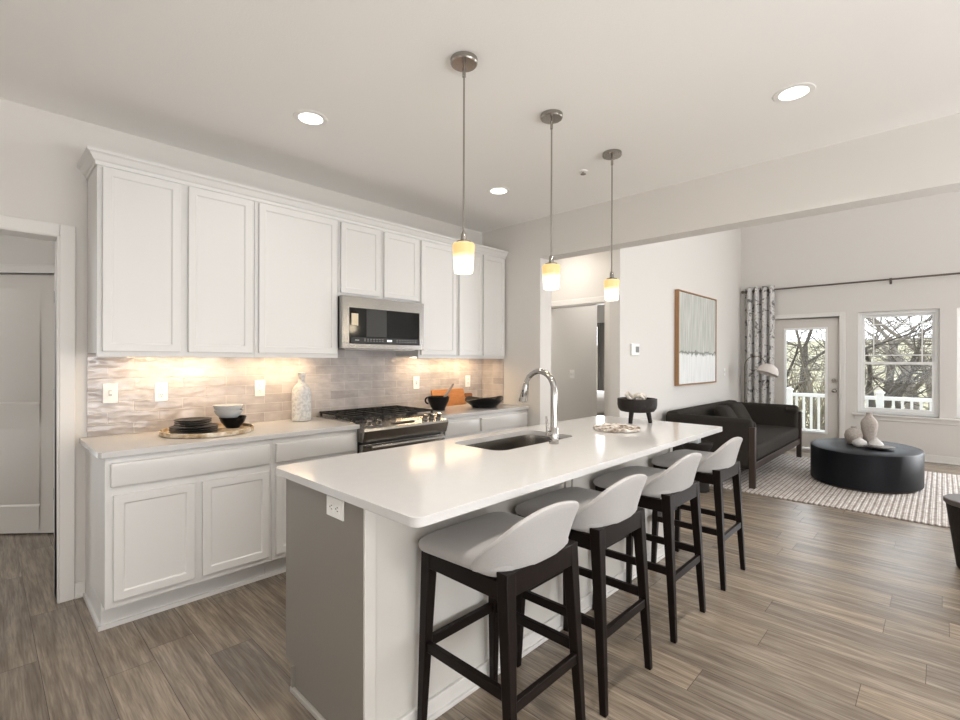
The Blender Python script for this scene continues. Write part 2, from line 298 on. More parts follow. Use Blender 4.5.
# ------------------------------------------------------------------ mesh helpers
class MB:
    def __init__(s): s.b = bmesh.new()
    def box(s, x0, x1, y0, y1, z0, z1):
        x0, x1 = min(x0, x1), max(x0, x1); y0, y1 = min(y0, y1), max(y0, y1); z0, z1 = min(z0, z1), max(z0, z1)
        v = [s.b.verts.new(p) for p in [(x0, y0, z0), (x1, y0, z0), (x1, y1, z0), (x0, y1, z0), (x0, y0, z1), (x1, y0, z1), (x1, y1, z1), (x0, y1, z1)]]
        for f in [(0, 3, 2, 1), (4, 5, 6, 7), (0, 1, 5, 4), (1, 2, 6, 5), (2, 3, 7, 6), (3, 0, 4, 7)]: s.b.faces.new([v[i] for i in f])
        return s
    def prism(s, pts, z0, z1):
        a = [s.b.verts.new((x, y, z0)) for x, y in pts]; c = [s.b.verts.new((x, y, z1)) for x, y in pts]
        n = len(pts); s.b.faces.new(a[::-1]); s.b.faces.new(c)
        for i in range(n): s.b.faces.new((a[i], a[(i + 1) % n], c[(i + 1) % n], c[i]))
        return s
    def loft(s, rings, cap=True, closed=True):
        R = [[s.b.verts.new(p) for p in r] for r in rings]
        n = len(R[0])
        for a, c in zip(R, R[1:]):
            for i in range(n if closed else n - 1): s.b.faces.new((a[i], a[(i + 1) % n], c[(i + 1) % n], c[i]))
        if cap and closed: s.b.faces.new(R[0][::-1]); s.b.faces.new(R[-1])
        return s
    def lathe(s, prof, cx=0, cy=0, n=32, sx=1, sy=1, cap=True):
        return s.loft([[(cx + r * sx * math.cos(2 * PI * i / n), cy + r * sy * math.sin(2 * PI * i / n), z) for i in range(n)] for r, z in prof], cap)
    def tube(s, path, rad, n=10, cap=True):
        P = [Vector(p) for p in path]; rings = []
        rads = rad if isinstance(rad, (list, tuple)) else [rad] * len(P)
        up = None
        for i, p in enumerate(P):
            d = ((P[i + 1] if i < len(P) - 1 else P[i]) - (P[i - 1] if i else P[i])).normalized()
            if up is None:
                up = Vector((0, 0, 1)) if abs(d.z) < 0.9 else Vector((1, 0, 0))
            a = d.cross(up).normalized(); c = a.cross(d).normalized(); up = c
            rings.append([p + (a * math.cos(2 * PI * k / n) + c * math.sin(2 * PI * k / n)) * rads[i] for k in range(n)])
        return s.loft(rings, cap)
    def taper(s, p0, p1, w0, d0, w1, d1):
        r = []
        for (p, w, d) in ((p0, w0, d0), (p1, w1, d1)):
            x, y, z = p; r.append([(x - w / 2, y - d / 2, z), (x + w / 2, y - d / 2, z), (x + w / 2, y + d / 2, z), (x - w / 2, y + d / 2, z)])
        return s.loft(r)
    def bar(s, p0, p1, w, h):
        p0, p1 = Vector(p0), Vector(p1); d = (p1 - p0).normalized()
        up = Vector((0, 0, 1)) if abs(d.z) < 0.95 else Vector((0, 1, 0))
        a = d.cross(up).normalized() * w / 2; c = a.cross(d).normalized() * h / 2
        return s.loft([[p - a - c, p + a - c, p + a + c, p - a + c] for p in (p0, p1)])
    def ball(s, c, r, sx=1, sy=1, sz=1, n=16, m=10):
        prof = [(max(1e-4, r * math.sin(PI * i / m)), -r * math.cos(PI * i / m)) for i in range(m + 1)]
        return s.loft([[(c[0] + q * sx * math.cos(2 * PI * k / n), c[1] + q * sy * math.sin(2 * PI * k / n), c[2] + z * sz) for k in range(n)] for q, z in prof])
    def xform(s, M): bmesh.ops.transform(s.b, matrix=M, verts=s.b.verts); return s
    def build(s, name, material, parent=None, bevel=0, smooth=30, sub=0, seg=2):
        bm = s.b
        bmesh.ops.remove_doubles(bm, verts=bm.verts, dist=1e-6)
        bmesh.ops.recalc_face_normals(bm, faces=bm.faces)
        me = bpy.data.meshes.new(name)
        off = Vector((0, 0, 0)); q = parent
        while q is not None: off += q.location; q = q.parent
        if off.length: bmesh.ops.translate(bm, verts=bm.verts, vec=-off)
        bm.to_mesh(me); bm.free()
        me.materials.append(material)
        if smooth:
            for p in me.polygons: p.use_smooth = True
            me.set_sharp_from_angle(angle=math.radians(smooth))
        o = bpy.data.objects.new(name, me); COL.objects.link(o)
        if parent is not None: o.parent = parent
        if bevel:
            md = o.modifiers.new('bevel', 'BEVEL'); md.width = bevel; md.segments = seg; md.limit_method = 'ANGLE'; md.angle_limit = math.radians(40); md.harden_normals = False
        if sub:
            md = o.modifiers.new('sub', 'SUBSURF'); md.levels = sub; md.render_levels = sub
        return o
def struct(name, mb, m, parent=None, **k):
    o = mb.build(name, m, parent, **k)
    if parent is None: o['kind'] = 'structure'
    return o
def tag(o, label, cat, group=None, kind=None):
    o['label'] = label; o['category'] = cat
    if group: o['group'] = group
    if kind: o['kind'] = kind
    return o
def thing(name, label, cat, loc=(0, 0, 0), group=None):
    o = bpy.data.objects.new(name, None); COL.objects.link(o); o.location = loc; o.empty_display_size = 0.1
    return tag(o, label, cat, group)
def kids(o): return [c for c in COL.objects if c.parent == o]
def dup(root, loc, label, group=None):
    r = root.copy(); COL.objects.link(r); r.location = loc; r['label'] = label
    if group: r['group'] = group
    for ch in kids(root):
        c = ch.copy(); COL.objects.link(c); c.parent = r
        for g in kids(ch):
            d = g.copy(); COL.objects.link(d); d.parent = c
    return r
def shaker(x0, x1, z0, z1, yf, t=0.02, stile=0.058, depth=0.008, flat=False):
    """cabinet front facing -Y with its face at yf"""
    m = MB(); m.box(x0, x1, yf, yf + t, z0, z1)
    m.b.normal_update()
    f = min(m.b.faces, key=lambda q: q.calc_center_median().y)
    if flat:
        bmesh.ops.inset_region(m.b, faces=[f], thickness=0.010, depth=0.0)
        bmesh.ops.translate(m.b, verts=f.verts, vec=(0, -0.004, 0))
    else:
        bmesh.ops.inset_region(m.b, faces=[f], thickness=stile)
        bmesh.ops.inset_region(m.b, faces=[f], thickness=0.007)
        bmesh.ops.translate(m.b, verts=f.verts, vec=(0, depth, 0))
    return m
def rrect(x0, x1, y0, y1, r, n=6):
    pts = []
    for cx, cy, a0 in ((x1 - r, y1 - r, 0), (x0 + r, y1 - r, PI / 2), (x0 + r, y0 + r, PI), (x1 - r, y0 + r, 1.5 * PI)):
        for i in range(n + 1):
            a = a0 + PI / 2 * i / n; pts.append((cx + r * math.cos(a), cy + r * math.sin(a)))
    return pts
def plate_hole(outer, inner, z0, z1):
    m = MB(); b = m.b; loops = {}
    for key, pts in (('o', outer), ('i', inner)):
        for z in (z0, z1): loops[key, z] = [b.verts.new((x, y, z)) for x, y in pts]
    for z in (z0, z1):
        ed = []
        for key in 'oi':
            L = loops[key, z]
            for i in range(len(L)): ed.append(b.edges.new((L[i], L[(i + 1) % len(L)])))
        bmesh.ops.triangle_fill(b, edges=ed, use_beauty=True)
    for key in 'oi':
        a, c = loops[key, z0], loops[key, z1]; n = len(a)
        for i in range(n): b.faces.new((a[i], a[(i + 1) % n], c[(i + 1) % n], c[i]))
    return m

def frame_yz(y0, y1, z0, z1, tl, tr, tb, tt, x0, x1):
    m = plate_hole([(y0, z0), (y1, z0), (y1, z1), (y0, z1)], [(y0 + tl, z0 + tb), (y1 - tr, z0 + tb), (y1 - tr, z1 - tt), (y0 + tl, z1 - tt)], x0, x1)
    return m.xform(Matrix(((0, 0, 1, 0), (1, 0, 0, 0), (0, 1, 0, 0), (0, 0, 0, 1))))
def frame_xz(x0, x1, z0, z1, tl, tr, tb, tt, y0, y1):
    m = plate_hole([(x0, z0), (x1, z0), (x1, z1), (x0, z1)], [(x0 + tl, z0 + tb), (x1 - tr, z0 + tb), (x1 - tr, z1 - tt), (x0 + tl, z1 - tt)], y0, y1)
    return m.xform(Matrix(((1, 0, 0, 0), (0, 0, 1, 0), (0, 1, 0, 0), (0, 0, 0, 1))))
YW, XC, H, HZ, XW, YA = 3.577, 3.75, 2.74, 2.355, 8.92, 2.45
GH = 4.7           # great room ceiling
# ================================================================== STRUCTURE
struct('floor', MB().box(-2.6, 9.1, -4.0, 6.2, -0.12, 0.0), FLOOR, smooth=0)
struct('ceiling', MB().box(-2.6, 3.93, -3.5, 6.2, H, H + 0.12), CEIL, smooth=0)
struct('ceiling_great_room', MB().box(3.93, 9.1, -4.0, 2.45, GH, GH + 0.12), CEIL, smooth=0)
struct('ceiling_alcove', MB().box(3.93, 9.1, 2.57, 6.2, H, H + 0.12), CEIL, smooth=0)
m = MB().box(0.30, 3.93, YW, YW + 0.123, 0, H).box(-0.66, 0.30, YW, YW + 0.123, 2.062, H).box(-2.6, -0.66, YW, YW + 0.123, 0, H)
struct('wall_cabinets', m, WALL, smooth=0)
m = MB().box(XC, 3.93, 2.80, YW + 0.4, 0, H).box(XC, 3.93, -4.0, 2.80, HZ, GH + 0.1).box(XC, 3.93, 2.80, 2.90, H, GH)
struct('wall_header', m, WALL, smooth=0, bevel=0)
m = MB().box(4.675, XW, YA, YA + 0.12, 0, GH).box(3.93, 4.675, YA, YA + 0.12, H, GH)
struct('wall_art', m, WALL, smooth=0)
# window wall, with door and window openings
WIN = [(0.024, 0.894), (-1.05, -0.14), (-2.16, -1.26)]
WZ0, WZ1 = 0.605, 2.078
DY0, DY1, DZ = 1.105, 1.99, 2.03
m = MB().box(XW, XW + 0.16, -4.0, 6.2, WZ1, GH)
ys = [-4.0, -2.16, -1.26, -1.05, -0.14, 0.024, 0.894, DY0, DY1, 6.2]
for i in range(0, len(ys) - 1):
    a, c = ys[i], ys[i + 1]
    if (a, c) in WIN: m.box(XW, XW + 0.16, a, c, 0, WZ0)
    elif (a, c) == (DY0, DY1): m.box(XW, XW + 0.16, a, c, DZ, WZ1)
    elif c == 6.2:
        m.box(XW, XW + 0.16, a, 4.2, 0, WZ1).box(XW, XW + 0.16, 5.6, 6.2, 0, WZ1).box(XW, XW + 0.16, 4.2, 5.6, 0, 0.7)
    else: m.box(XW, XW + 0.16, a, c, 0, WZ1)
struct('wall_windows', m, WALL, smooth=0)
struct('wall_great_room', MB().box(3.93, 9.1, -4.0, -3.88, 0, GH), WALL, smooth=0)
struct('wall_behind', MB().box(-2.6, 3.93, -3.6, -3.48, 0, H), WALL, smooth=0)
struct('wall_left', MB().box(-2.6, -2.48, -3.5, 6.2, 0, H), WALL, smooth=0)
# alcove and bedroom beyond
XD = 5.0
m = MB().box(XD, XD + 0.12, YA + 0.12, 2.80, 0, H).box(XD, XD + 0.12, 3.60, 6.2, 0, H).box(XD, XD + 0.12, 2.80, 3.60, 2.04, H)
struct('wall_alcove', m, WALL, smooth=0)
struct('wall_alcove_back', MB().box(3.93, XD, 3.95, 4.07, 0, H), WALL, smooth=0)
struct('wall_bedroom_entry', MB().box(XD + 0.12, 6.22, 3.62, 3.74, 0, H), WALL, smooth=0)
struct('wall_bedroom_back', MB().box(3.93, 9.1, 6.1, 6.22, 0, H), WALL, smooth=0)
# hall behind the left opening, with the slanted door wall
d0, d1 = Vector((0.107, 5.248, 0)), Vector((0.404, 4.974, 0))
u_ = (d1 - d0).normalized(); n_ = Vector((-u_.y, u_.x, 0))      # n_ points away from the camera
HM = Matrix(((u_.x, n_.x, 0, d1.x), (u_.y, n_.y, 0, d1.y), (0, 0, 1, 0), (0, 0, 0, 1)))   # x along wall (0 = door right edge), y away
m = MB().box(-0.80, 0.012, 0.0, 0.12, 2.035, H).box(0.012, 1.6, 0.0, 0.12, 0, H).box(-2.6, -0.80, 0, 0.12, 0, H)
m.box(-0.80, 0.012, 0.06, 0.12, 0, 2.035)
struct('wall_hall', m.xform(HM), WALL, smooth=0)
# trims of the slanted door
m = MB().box(-0.86, 0.07, -0.018, 0, 2.035, 2.10).box(-0.86, 0.07, -0.022, 0, 2.085, 2.10).box(0.006, 0.07, -0.018, 0, 0, 2.035).box(-0.86, -0.795, -0.018, 0, 0, 2.035)
struct('trim_1', m.xform(HM), TRIM, bevel=0.003)
def panel_door(w, h, panels):
    m = MB(); m.box(-w, 0, 0.012, 0.05, 0.012, h); b = m.b
    # front face as grid with recessed panels
    f = min(b.faces, key=lambda q: q.calc_center_median().y); b.faces.remove(f)
    zs = sorted({0.012, h} | {z for p in panels for z in p}); xs = [-w, -w + 0.125, -0.125, 0]
    V = {(x, z): b.verts.new((x, 0.012, z)) for x in xs for z in zs}
    for i in range(3):
        for j in range(len(zs) - 1):
            q = b.faces.new((V[xs[i], zs[j]], V[xs[i + 1], zs[j]], V[xs[i + 1], zs[j + 1]], V[xs[i], zs[j + 1]]))
            if i == 1 and (zs[j], zs[j + 1]) in panels:
                q.normal_update()
                bmesh.ops.inset_region(b, faces=[q], thickness=0.014); bmesh.ops.translate(b, verts=q.verts, vec=(0, 0.011, 0))
                bmesh.ops.inset_region(b, faces=[q], thickness=0.022); bmesh.ops.translate(b, verts=q.verts, vec=(0, -0.007, 0))
    return m
door1 = struct('door_1', panel_door(0.79, 2.02, [(0.22, 0.82), (1.02, 1.915)]).xform(HM), DOORP)
for z in (0.32, 1.09, 1.85):
    MB().box(-0.006, 0.012, -0.004, 0.014, z - 0.045, z + 0.045).xform(HM).build('hinge', BLACKM, door1)
# casing of the left opening in the cabinet wall
YC = YW - 0.018
m = MB().box(0.307, 0.376, YC, YW, 0, 2.062 + 0.06).box(-0.73, 0.307, YC, YW, 2.055, 2.122).box(0.300, 0.307, YC, YW + 0.14, 0, 2.055).box(-0.66, 0.300, YC, YW + 0.14, 2.048, 2.055).box(-0.73, -0.66, YC, YW, 0, 2.055)
struct('trim_2', m, TRIM, bevel=0.004)
struct('baseboard_cabinets', MB().box(0.376, 0.424, YW - 0.013, YW, 0, 0.085).box(0.376, 0.424, YW - 0.024, YW, 0, 0.018), TRIM, bevel=0.003)
# alcove doorway casing
m = MB().box(XD - 0.018, XD, 2.735, 2.80, 0, 2.105).box(XD - 0.018, XD, 2.80, 3.665, 2.04, 2.105).box(XD - 0.018, XD, 3.60, 3.665, 0, 2.04)
m.box(XD - 0.01, XD + 0.13, 2.795, 2.81, 0, 2.035).box(XD - 0.01, XD + 0.13, 2.80, 3.60, 2.026, 2.04)
struct('trim_3', m, TRIM, bevel=0.004)
struct('baseboard_windows', MB().box(XW - 0.014, XW, -3.8, 1.03, 0, 0.10).box(XW - 0.022, XW, -3.8, 1.03, 0, 0.02).box(XW - 0.014, XW, 2.06, YA, 0, 0.10), TRIM, bevel=0.004)
struct('baseboard_art', MB().box(4.675, XW - 0.02, YA - 0.014, YA, 0, 0.10).box(4.662, 4.675, YA - 0.014, YA + 0.12, 0, 0.10), TRIM, bevel=0.004)

# backsplash
struct('trim_backsplash', MB().box(0.43, XC - 0.009, YW - 0.009, YW - 0.0005, 0.914, 1.40).box(1.851, 2.61, YW - 0.009, YW - 0.0005, 1.40, 1.47), TILE, smooth=0)
struct('trim_backsplash_return', MB().box(XC - 0.009, XC - 0.0005, 3.265, YW - 0.0005, 0.914, 1.385), TILER, smooth=0)

# windows
def window(idx, y0, y1, grid):
    x0 = XW + 0.055; x1 = XW + 0.135
    fr = frame_yz(y0, y1, WZ0, WZ1, 0.045, 0.045, 0.05, 0.045, x0, x1)
    o = struct(f'window_{idx}', fr, VINYL, bevel=0.003)
    zm = 1.335
    a, c = y0 + 0.045, y1 - 0.045
    for nm, z0, z1, xs in (('lower_sash', WZ0 + 0.05, zm + 0.02, x0 + 0.012), ('upper_sash', zm - 0.02, WZ1 - 0.045, x0 + 0.042)):
        s = 0.03
        q = frame_yz(a, c, z0, z1, s, s, 0.038, 0.036, xs, xs + 0.028)
        so = q.build(nm, VINYL, o, bevel=0.003)
        MB().box(xs + 0.012, xs + 0.016, a + s, c - s, z0 + 0.036, z1 - 0.034).build('glass_pane', GLASS, so, smooth=0)
        if nm == 'upper_sash':
            g = MB()
            for yy in (a + s + 0.10, c - s - 0.10): g.box(xs + 0.004, xs + 0.011, yy - 0.007, yy + 0.007, z0 + 0.036, z1 - 0.034)
            for zz in (z0 + 0.036 + 0.10, z1 - 0.036 - 0.10): g.box(xs + 0.003, xs + 0.0115, a + s, c - s, zz - 0.007, zz + 0.007)
            g.build('grille', VINYL, so)
for i, (a, c) in enumerate(WIN): window(i + 1, a, c, True)
m = MB().box(XW - 0.055, XW + 0.06, 0.024 - 2.25, 0.955, WZ0 - 0.022, WZ0).box(XW - 0.016, XW, 0.024 - 2.2, 0.925, WZ0 - 0.085, WZ0 - 0.022)
struct('trim_4', m, TRIM, bevel=0.004)
# exterior glass door
m = frame_yz(DY0 + 0.005, DY1 - 0.005, 0.02, DZ - 0.005, 0.15, 0.15, 0.225, 0.14, XW + 0.04, XW + 0.085)
door2 = struct('door_2', m, DOORP, bevel=0.003)
a, c = DY0 + 0.155, DY1 - 0.155
m = frame_yz(a, c, 0.245, 1.885, 0.03, 0.03, 0.03, 0.03, XW + 0.03, XW + 0.095)
gf = m.build('glass_frame', VINYL, door2, bevel=0.003)
MB().box(XW + 0.058, XW + 0.064, a + 0.03, c - 0.03, 0.275, 1.855).build('glass_pane', GLASS, gf, smooth=0)
def ydisc(mb, c, r, x0, x1, n=20):
    mb.loft([[(x, c[0] + r * math.cos(2 * PI * k / n), c[1] + r * math.sin(2 * PI * k / n)) for k in range(n)] for x in (x0, x1)])
m = MB(); ydisc(m, (1.175, 1.07), 0.032, XW + 0.02, XW + 0.04); ydisc(m, (1.175, 1.07), 0.012, XW + 0.005, XW + 0.02); m.build('deadbolt', NICKEL, door2)
m = MB(); ydisc(m, (1.175, 0.915), 0.03, XW + 0.03, XW + 0.04); ydisc(m, (1.175, 0.915), 0.012, XW + 0.0, XW + 0.03); m.ball((XW - 0.015, 1.175, 0.915), 0.028, 0.8); m.build('doorknob', NICKEL, door2)
m = MB().box(XW - 0.018, XW, DY0 - 0.068, DY0, 0, DZ + 0.068).box(XW - 0.018, XW, DY1, DY1 + 0.068, 0, DZ + 0.068).box(XW - 0.018, XW, DY0, DY1, DZ, DZ + 0.068)
m.box(XW - 0.018, XW + 0.13, DY0 - 0.012, DY0, 0, DZ).box(XW - 0.018, XW + 0.13, DY1, DY1 + 0.012, 0, DZ).box(XW - 0.018, XW + 0.13, DY0, DY1, DZ, DZ + 0.012)
struct('trim_5', m, TRIM, bevel=0.004)

# ================================================================== CABINETS
YU = 3.25        # face frame of the uppers
def upper(x0, x1, z0, doors, label, zd0=1.41):
    t = thing('upper_cabinet', label, 'cabinet', ((x0 + x1) / 2, YU + 0.16, z0))
    MB().box(x0, x1, YU, YW - 0.010, z0 + 0.017, 2.43).box(x0, x1, YU, YU + 0.02, z0 - 0.005, z0 + 0.017).build('cabinet_box', CAB, t, bevel=0.002)
    for a, c in doors: shaker(a, c, zd0, 2.397, YU - 0.021).build('door', CAB, t, bevel=0.0025)
    return t
upper(0.43, 1.243, 1.385, [(0.452, 0.817), (0.858, 1.222)], 'white two-door wall cabinet at the left end of the upper row')
upper(1.244, 1.849, 1.385, [(1.268, 1.832)], 'tall single-door white wall cabinet left of the microwave')
upper(1.85, 2.611, 1.846, [(1.864, 2.212), (2.25, 2.598)], 'short two-door white wall cabinet above the microwave', 1.868)
upper(2.612, 3.068, 1.385, [(2.632, 3.046)], 'tall single-door white wall cabinet right of the microwave')
upper(3.069, 3.74, 1.385, [(3.085, 3.392), (3.412, 3.722)], 'white two-door wall cabinet in the corner at the right end')
# crown: profile swept along front and left return
prof = [(0.0, 2.405), (0.008, 2.405), (0.010, 2.424), (0.018, 2.430), (0.034, 2.456), (0.046, 2.464), (0.046, 2.478), (0.0, 2.478)]
m = MB()
R = [[(0.43 - d, YW, z) for d, z in prof], [(0.43 - d, YU - d, z) for d, z in prof], [(XC, YU - d, z) for d, z in prof]]
m.loft(R)
tag(m.build('crown_moulding', CAB, None, smooth=20), 'white crown moulding running along the top of the upper cabinets', 'moulding')

YB = 2.955
def base(x0, x1, fronts, label, endpanel=False):
    t = thing('base_cabinet', label, 'cabinet', ((x0 + x1) / 2, YB + 0.3, 0))
    m = MB().box(x0, x1, YB, YW - 0.001, 0.135, 0.884).box(x0, x1, 3.06, YW - 0.001, 0, 0.135)
    m.build('cabinet_box', CAB, t, bevel=0.002)
    MB().box(x0 - (0.012 if endpanel else 0), x1, 3.046, 3.06, 0, 0.022).build('shoe_moulding', CAB, t)
    if endpanel: MB().box(x0 - 0.012, x0, 3.05, YW - 0.03, 0, 0.022).build('shoe_moulding', CAB, t)
    for nm, a, c, z0, z1 in fronts:
        shaker(a, c, z0, z1, YB - 0.021, flat=(nm == 'drawer')).build(nm, CAB, t, bevel=0.0025)
    return t
base(0.424, 1.238, [('drawer', 0.446, 1.218, 0.735, 0.852), ('door', 0.456, 0.815, 0.172, 0.692), ('door', 0.852, 1.216, 0.172, 0.692)], 'white base cabinet at the left end, one wide drawer over two doors', True)
base(1.239, 1.835, [('drawer', 1.258, 1.815, 0.735, 0.852), ('door', 1.258, 1.815, 0.172, 0.692)], 'white base cabinet between the left one and the range, partly behind the island')
base(2.622, 3.06, [('drawer', 2.640, 3.045, 0.735, 0.852), ('door', 2.640, 3.045, 0.172, 0.692)], 'white base cabinet just right of the range')
base(3.061, 3.744, [('drawer', 3.078, 3.725, 0.735, 0.852), ('door', 3.078, 3.395, 0.172, 0.692), ('door', 3.408, 3.725, 0.172, 0.692)], 'white base cabinet in the corner against the right wall')
pts = [(0.3935, YW - 0.012), (0.3935, 2.929 + 0.03), (0.4, 2.929 + 0.012), (0.41, 2.929 + 0.003), (0.425, 2.929), (1.838, 2.929), (1.838, YW - 0.012)]
tag(MB().prism(pts, 0.884, 0.914).build('countertop', QUARTZ, bevel=0.002), 'white quartz countertop on the cabinets left of the range', 'countertop')
tag(MB().box(2.618, XC - 0.010, 2.929, YW - 0.012, 0.884, 0.914).build('countertop', QUARTZ, bevel=0.002), 'white quartz countertop in the corner right of the range', 'countertop')

# under-cabinet lights
def ucl(x0, x1, label, p):
    t = thing('undercabinet_light', label, 'light', ((x0 + x1) / 2, 3.45, 1.38), 'slim warm lights under the upper cabinets')
    MB().box(x0, x1, 3.42, 3.47, 1.391, 1.4018).build('housing', PLASTIC, t)
    MB().box(x0 + 0.01, x1 - 0.01, 3.425, 3.465, 1.387, 1.391).build('diffuser', UCL, t)
    a = area('undercabinet_lamp', ((x0 + x1) / 2, 3.445, 1.3855), ((x0 + x1) / 2, 3.475, 0.9), x1 - x0, 0.03, p * 0.85, (1, 0.70, 0.40))
ucl(0.62, 1.16, 'slim warm light bar under the left end wall cabinet', 2.6)
ucl(1.31, 1.76, 'slim warm light bar under the cabinet left of the microwave', 2.3)
ucl(2.68, 2.98, 'slim warm light bar under the cabinet right of the microwave', 1.5)
ucl(3.10, 3.60, 'slim warm light bar under the corner wall cabinet', 2.4)

# ================================================================== MICROWAVE
t = thing('microwave', 'stainless over-range microwave with black glass door', 'microwave', (2.228, 3.35, 1.447))
MB().box(1.853, 2.608, 3.225, YW - 0.012, 1.455, 1.843).build('case', BLACKM, t, bevel=0.003)
yf = 3.175
# door frame ring
m = frame_xz(1.842, 2.612, 1.452, 1.843, 0.058, 0.045, 0.036, 0.085, yf, 3.222)
d = m.build('door', STEEL, t, bevel=0.0015)
MB().box(1.898, 2.569, yf + 0.004, 3.22, 1.486, 1.76).build('door_glass', BLACKG, d, smooth=0)
MB().box(2.05, 2.235, yf + 0.002, yf + 0.004, 1.545, 1.758).build('window_mesh', mat('microwave_mesh', (0.025, 0.025, 0.024), 0.35), d, smooth=0)
cp = MB().box(1.917, 2.558, yf + 0.0015, yf + 0.004, 1.494, 1.538).build('control_panel', BLACKM, d, smooth=0)
BP = mat('button_print', (0.35, 0.35, 0.34), 0.5)
for x0_, n_b, st in ((2.03, 7, 0.027), (2.33, 8, 0.027)):
    for i in range(n_b):
        for z in (1.509, 1.523): MB().box(x0_ + i * st, x0_ + 0.012 + i * st, yf + 0.0005, yf + 0.0015, z, z + 0.004).build('button', BP, cp, smooth=0)
MB().box(1.95, 1.985, yf + 0.0005, yf + 0.0015, 1.512, 1.519).build('panel_mark', BP, cp, smooth=0)
MB().box(2.24, 2.285, yf + 0.0005, yf + 0.0015, 1.510, 1.524).build('clock_display', DISP, cp, smooth=0)
MB().box(1.90, 2.56, 3.24, 3.5, 1.443, 1.455).build('vent_underside', STEEL, t)
MB().box(1.918, 1.975, 3.1735, 3.1755, 1.625, 1.715).build('painted_reflection', mat('reflection_paint', (0.72, 0.62, 0.45), 0.7), d, smooth=0)  # tan patch that paints a reflection onto the door glass

# ================================================================== RANGE
t = thing('gas_range', 'stainless slide-in gas range with black grates', 'range', (2.228, 3.2, 0))
X0, X1 = 1.842, 2.614
MB().box(X0, X1, 2.955, YW - 0.012, 0.03, 0.905).build('body', BLACKM, t, bevel=0.002)
MB().box(X0 - 0.002, X1 + 0.002, 3.02, YW - 0.013, 0.905, 0.922).build('cooktop', STEEL, t, bevel=0.003)
# sloped control panel
m = MB().loft([[(x, 3.02, 0.924), (x, 2.875, 0.885), (x, 2.868, 0.868), (x, 2.895, 0.79), (x, 2.955, 0.79), (x, 3.02, 0.905)] for x in (X0 - 0.004, X1 + 0.004)])
cpn = m.build('control_panel', STEEL, t, smooth=20)
MB().box(2.10, 2.31, 2.91, 2.97, 0.8995, 0.9035).xform(Matrix.Translation((0, 0, 0.0))).build('touch_display', STEEL, cpn)
for kx in (1.905, 1.99, 2.42, 2.49, 2.56):
    tilt = Matrix.Translation((kx, 2.925, 0.902)) @ Matrix.Rotation(math.radians(15), 4, 'X')
    MB().lathe([(0.024, 0.0), (0.024, 0.006), (0.020, 0.008), (0.018, 0.036), (0.015, 0.04)], n=20).xform(tilt).build('knob', CHROME, t)
m = MB().box(X0 + 0.004, X1 - 0.004, 2.915, 2.955, 0.20, 0.77)
od = m.build('oven_door', STEEL, t, bevel=0.003)
MB().box(X0 + 0.07, X1 - 0.07, 2.9125, 2.915, 0.28, 0.66).build('oven_window', BLACKG, od, smooth=0)
m = MB().tube([(X0 + 0.05, 2.862, 0.752), (X1 - 0.05, 2.862, 0.752)], 0.016, 14).bar((X0 + 0.075, 2.862, 0.752), (X0 + 0.075, 2.915, 0.752), 0.02, 0.018).bar((X1 - 0.075, 2.862, 0.752), (X1 - 0.075, 2.915, 0.752), 0.02, 0.018)
m.build('handle', STEEL, od)
MB().box(X0 + 0.004, X1 - 0.004, 2.92, 2.955, 0.05, 0.19).build('storage_drawer', STEEL, t, bevel=0.003)
for g in range(3):
    gx0 = X0 + 0.012 + g * 0.25; gx1 = gx0 + 0.246
    m = MB(); z = 0.952
    for xx in (gx0 + 0.006, gx1 - 0.006): m.bar((xx, 3.035, z), (xx, 3.535, z), 0.011, 0.013)
    for yy in (3.04, 3.165, 3.285, 3.41, 3.53): m.bar((gx0, yy, z), (gx1, yy, z), 0.011, 0.013)
    for xx in (gx0 + 0.085, gx0 + 0.16): m.bar((xx, 3.04, z), (xx, 3.53, z), 0.009, 0.011)
    for xx in (gx0 + 0.008, gx1 - 0.008):
        for yy in (3.045, 3.285, 3.525): m.box(xx - 0.007, xx + 0.007, yy - 0.007, yy + 0.007, 0.921, 0.95)
    m.build('grate', IRON, t, smooth=0)
    for yy in ((3.16, 3.41) if g != 1 else (3.285,)):
        MB().lathe([(0.045, 0.921), (0.045, 0.932), (0.035, 0.938), (0.02, 0.939)], (gx0 + gx1) / 2, yy, 20).build('burner', IRON, t)

# ================================================================== ISLAND
IX0, IX1, IY0, IY1 = 0.861, 3.541, 1.080, 2.040
t = thing('kitchen_island', 'long kitchen island with grey end panel and pale seating side', 'kitchen island', (2.2, 1.7, 0))
SY = 1.412
m = plate_hole([(0.92, SY + 0.02), (3.46, SY + 0.02), (3.46, 1.985), (0.92, 1.985)], [(1.72, SY + 0.04), (2.55, SY + 0.04), (2.55, 1.970), (1.72, 1.970)], 0.105, 0.884)
m.box(0.92, 3.46, SY + 0.02, 1.915, 0, 0.1045).build('cabinet_box', ISLG, t)
pp = [(SY + 0.002, 0.0), (1.93, 0.0), (1.93, 0.105), (2.005, 0.105), (2.005, 0.884), (SY + 0.002, 0.884)]
m = MB().loft([[(x, y, z) for y, z in pp] for x in (0.90, 0.92)])
m.build('end_panel', ISLG, t, bevel=0.0015)
m = MB().loft([[(x, y, z) for y, z in pp] for x in (3.46, 3.48)])
m.build('end_panel', ISLB, t, bevel=0.0015)
MB().box(0.905, 3.48, SY, SY + 0.02, 0, 0.884).build('seating_panel', ISLB, t)
for bx in (0.900, 2.10, 2.165, 3.42):
    MB().box(bx, bx + 0.045, SY - 0.012, SY, 0, 0.884).build('batten', ISLB, t, bevel=0.002)
MB().box(0.945, 3.42, SY - 0.014, SY, 0, 0.075).box(0.90, 3.48, SY - 0.026, SY, 0, 0.018).build('base_moulding', TRIM, t, bevel=0.003)
